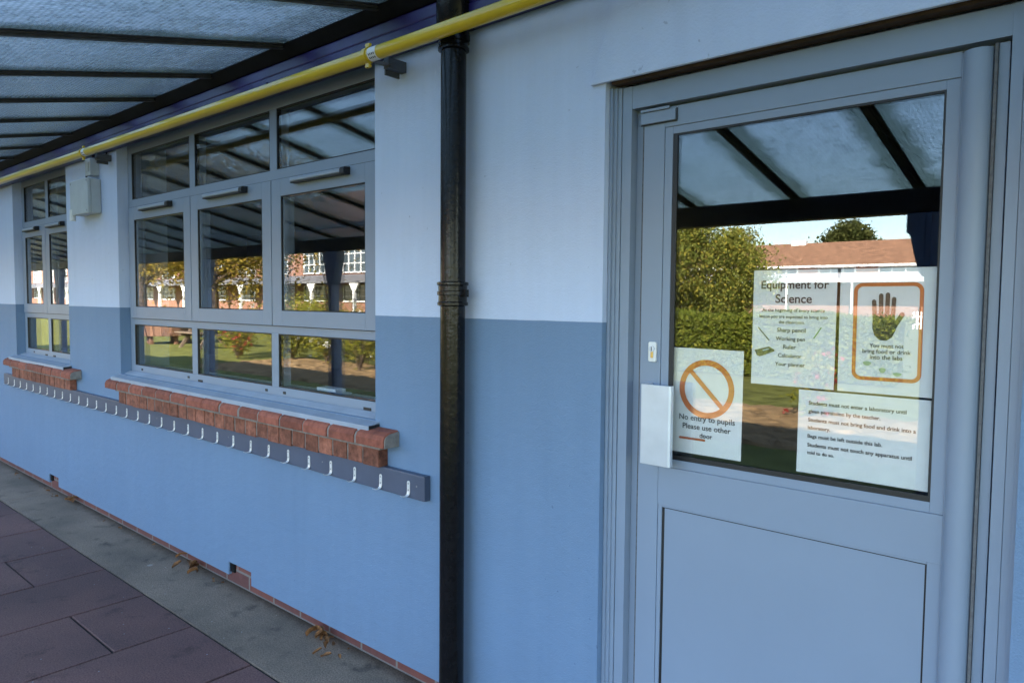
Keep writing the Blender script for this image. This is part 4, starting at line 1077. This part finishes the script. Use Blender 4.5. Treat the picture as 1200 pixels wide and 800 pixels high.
# brick wing on the left (reflected in the windows)
wg = empty('brick_wing', 'two storey brick wing with white windows and a low lean-to canopy', 'building', None, (0, 0, 0), 'school blocks across the lawn')
wx0, wx1, wy, wz = -170.0, -33.5, -28.0, 6.6
m = MB(); m.box(wx0, wx1, wy-9, wy, -.05, wz); m.build('wall', M['wall_brick'], wg)
m = MB(); m.prism([(wy+.5, wz+.002), (wy-4.5, wz+3.2), (wy-9.5, wz+.002)], 'x', wx0-.3, wx1+.3); m.build('roof', M['roof_tile'], wg)
for i in range(24):
    x = -40.2 - i*4.75
    far_window(wg, x-1.35, x+1.35, 3.25, 5.2, wy+.002, 4, 3)
    far_window(wg, x-1.3, x+1.3, 1.28, 2.45, wy+.002, 3, 3)
m = MB(); m.prism([(wy+.12, 3.15), (wy+2.0, 2.66), (wy+2.0, 2.52), (wy+.12, 3.0)], 'x', wx0+1, wx1-.2); m.build('canopy_sheet', M['lead'], wg)
for i in range(20):
    x = -37.8-4.75*i
    m = MB(); m.box(x-.09, x+.09, wy+1.8, wy+1.98, -.02, 2.56); m.prism([(x-.5, 2.5), (x+.5, 2.5), (x+.09, 1.9), (x-.09, 1.9)], 'y', wy+1.83, wy+1.95); m.build('canopy_post', M['white_paint'], wg)
# white picket fence in front of the long block
fe = empty('picket_fence', 'white picket fence in front of the long block', 'fence', None, (0, 0, 0))
m = MB()
for i in range(42): x = -10.35+i*.2; m.prism([(x, -.02), (x+.11, -.02), (x+.11, .95), (x+.055, 1.05), (x, .95)], 'y', -46.0, -45.97)
m.build('pickets', M['white_paint'], fe)
m = MB(); m.box(-10.4, -2, -46.05, -46.003, .25, .33); m.box(-10.4, -2, -46.05, -46.003, .7, .78); m.build('rails', M['white_paint'], fe)

# ------------------------------------------------------------------ light, sky, camera
SUN_EL, SUN_AZ = math.radians(30), math.radians(18)   # azimuth measured from +y towards +x: the sun stands behind the school
w = bpy.data.worlds.new('World'); S.world = w; w.use_nodes = True
nt = w.node_tree; bg = nt.nodes['Background']
sky = nt.nodes.new('ShaderNodeTexSky'); sky.sky_type = 'NISHITA'; sky.sun_disc = False
sky.sun_elevation = SUN_EL; sky.sun_rotation = SUN_AZ; sky.air_density = 1.0; sky.dust_density = .25; sky.ozone_density = 1.6
nt.links.new(sky.outputs[0], bg.inputs[0]); bg.inputs[1].default_value = .115
sl = bpy.data.lights.new('sun', 'SUN'); sl.energy = 5.0; sl.angle = math.radians(.53); sl.color = (1, .92, .80)
so = bpy.data.objects.new('sun', sl); COL.objects.link(so)
d = Vector((math.sin(SUN_AZ)*math.cos(SUN_EL), math.cos(SUN_AZ)*math.cos(SUN_EL), math.sin(SUN_EL)))
so.rotation_euler = d.to_track_quat('Z', 'Y').to_euler(); so.location = (0, 20, 20)

fw = Vector((-0.65701818, 0.7517996, -0.05589702)); rt = Vector((0.75264158, 0.65837711, 0.0083805)); up = Vector((-0.04310178, 0.03656428, 0.99840137))
cam = bpy.data.cameras.new('camera'); cam.sensor_fit = 'HORIZONTAL'; cam.sensor_width = 36; cam.lens = 847.606/1200*36
cam.clip_start = .02; cam.clip_end = 2000
co = bpy.data.objects.new('camera', cam); COL.objects.link(co)
mt = Matrix((rt, up, -fw)).transposed().to_4x4(); mt.translation = Vector((0, -CAM_D, CAM_H)); co.matrix_world = mt
S.camera = co
S.view_settings.view_transform = 'Standard'; S.view_settings.look = 'None'; S.view_settings.exposure = 3.1; S.view_settings.gamma = 1
S.view_settings.use_curve_mapping = False
S.render.engine = 'CYCLES'
S.cycles.max_bounces = 10; S.cycles.diffuse_bounces = 5; S.cycles.glossy_bounces = 6; S.cycles.transparent_max_bounces = 16
S.cycles.use_denoising = True
S.cycles.sample_clamp_indirect = 8
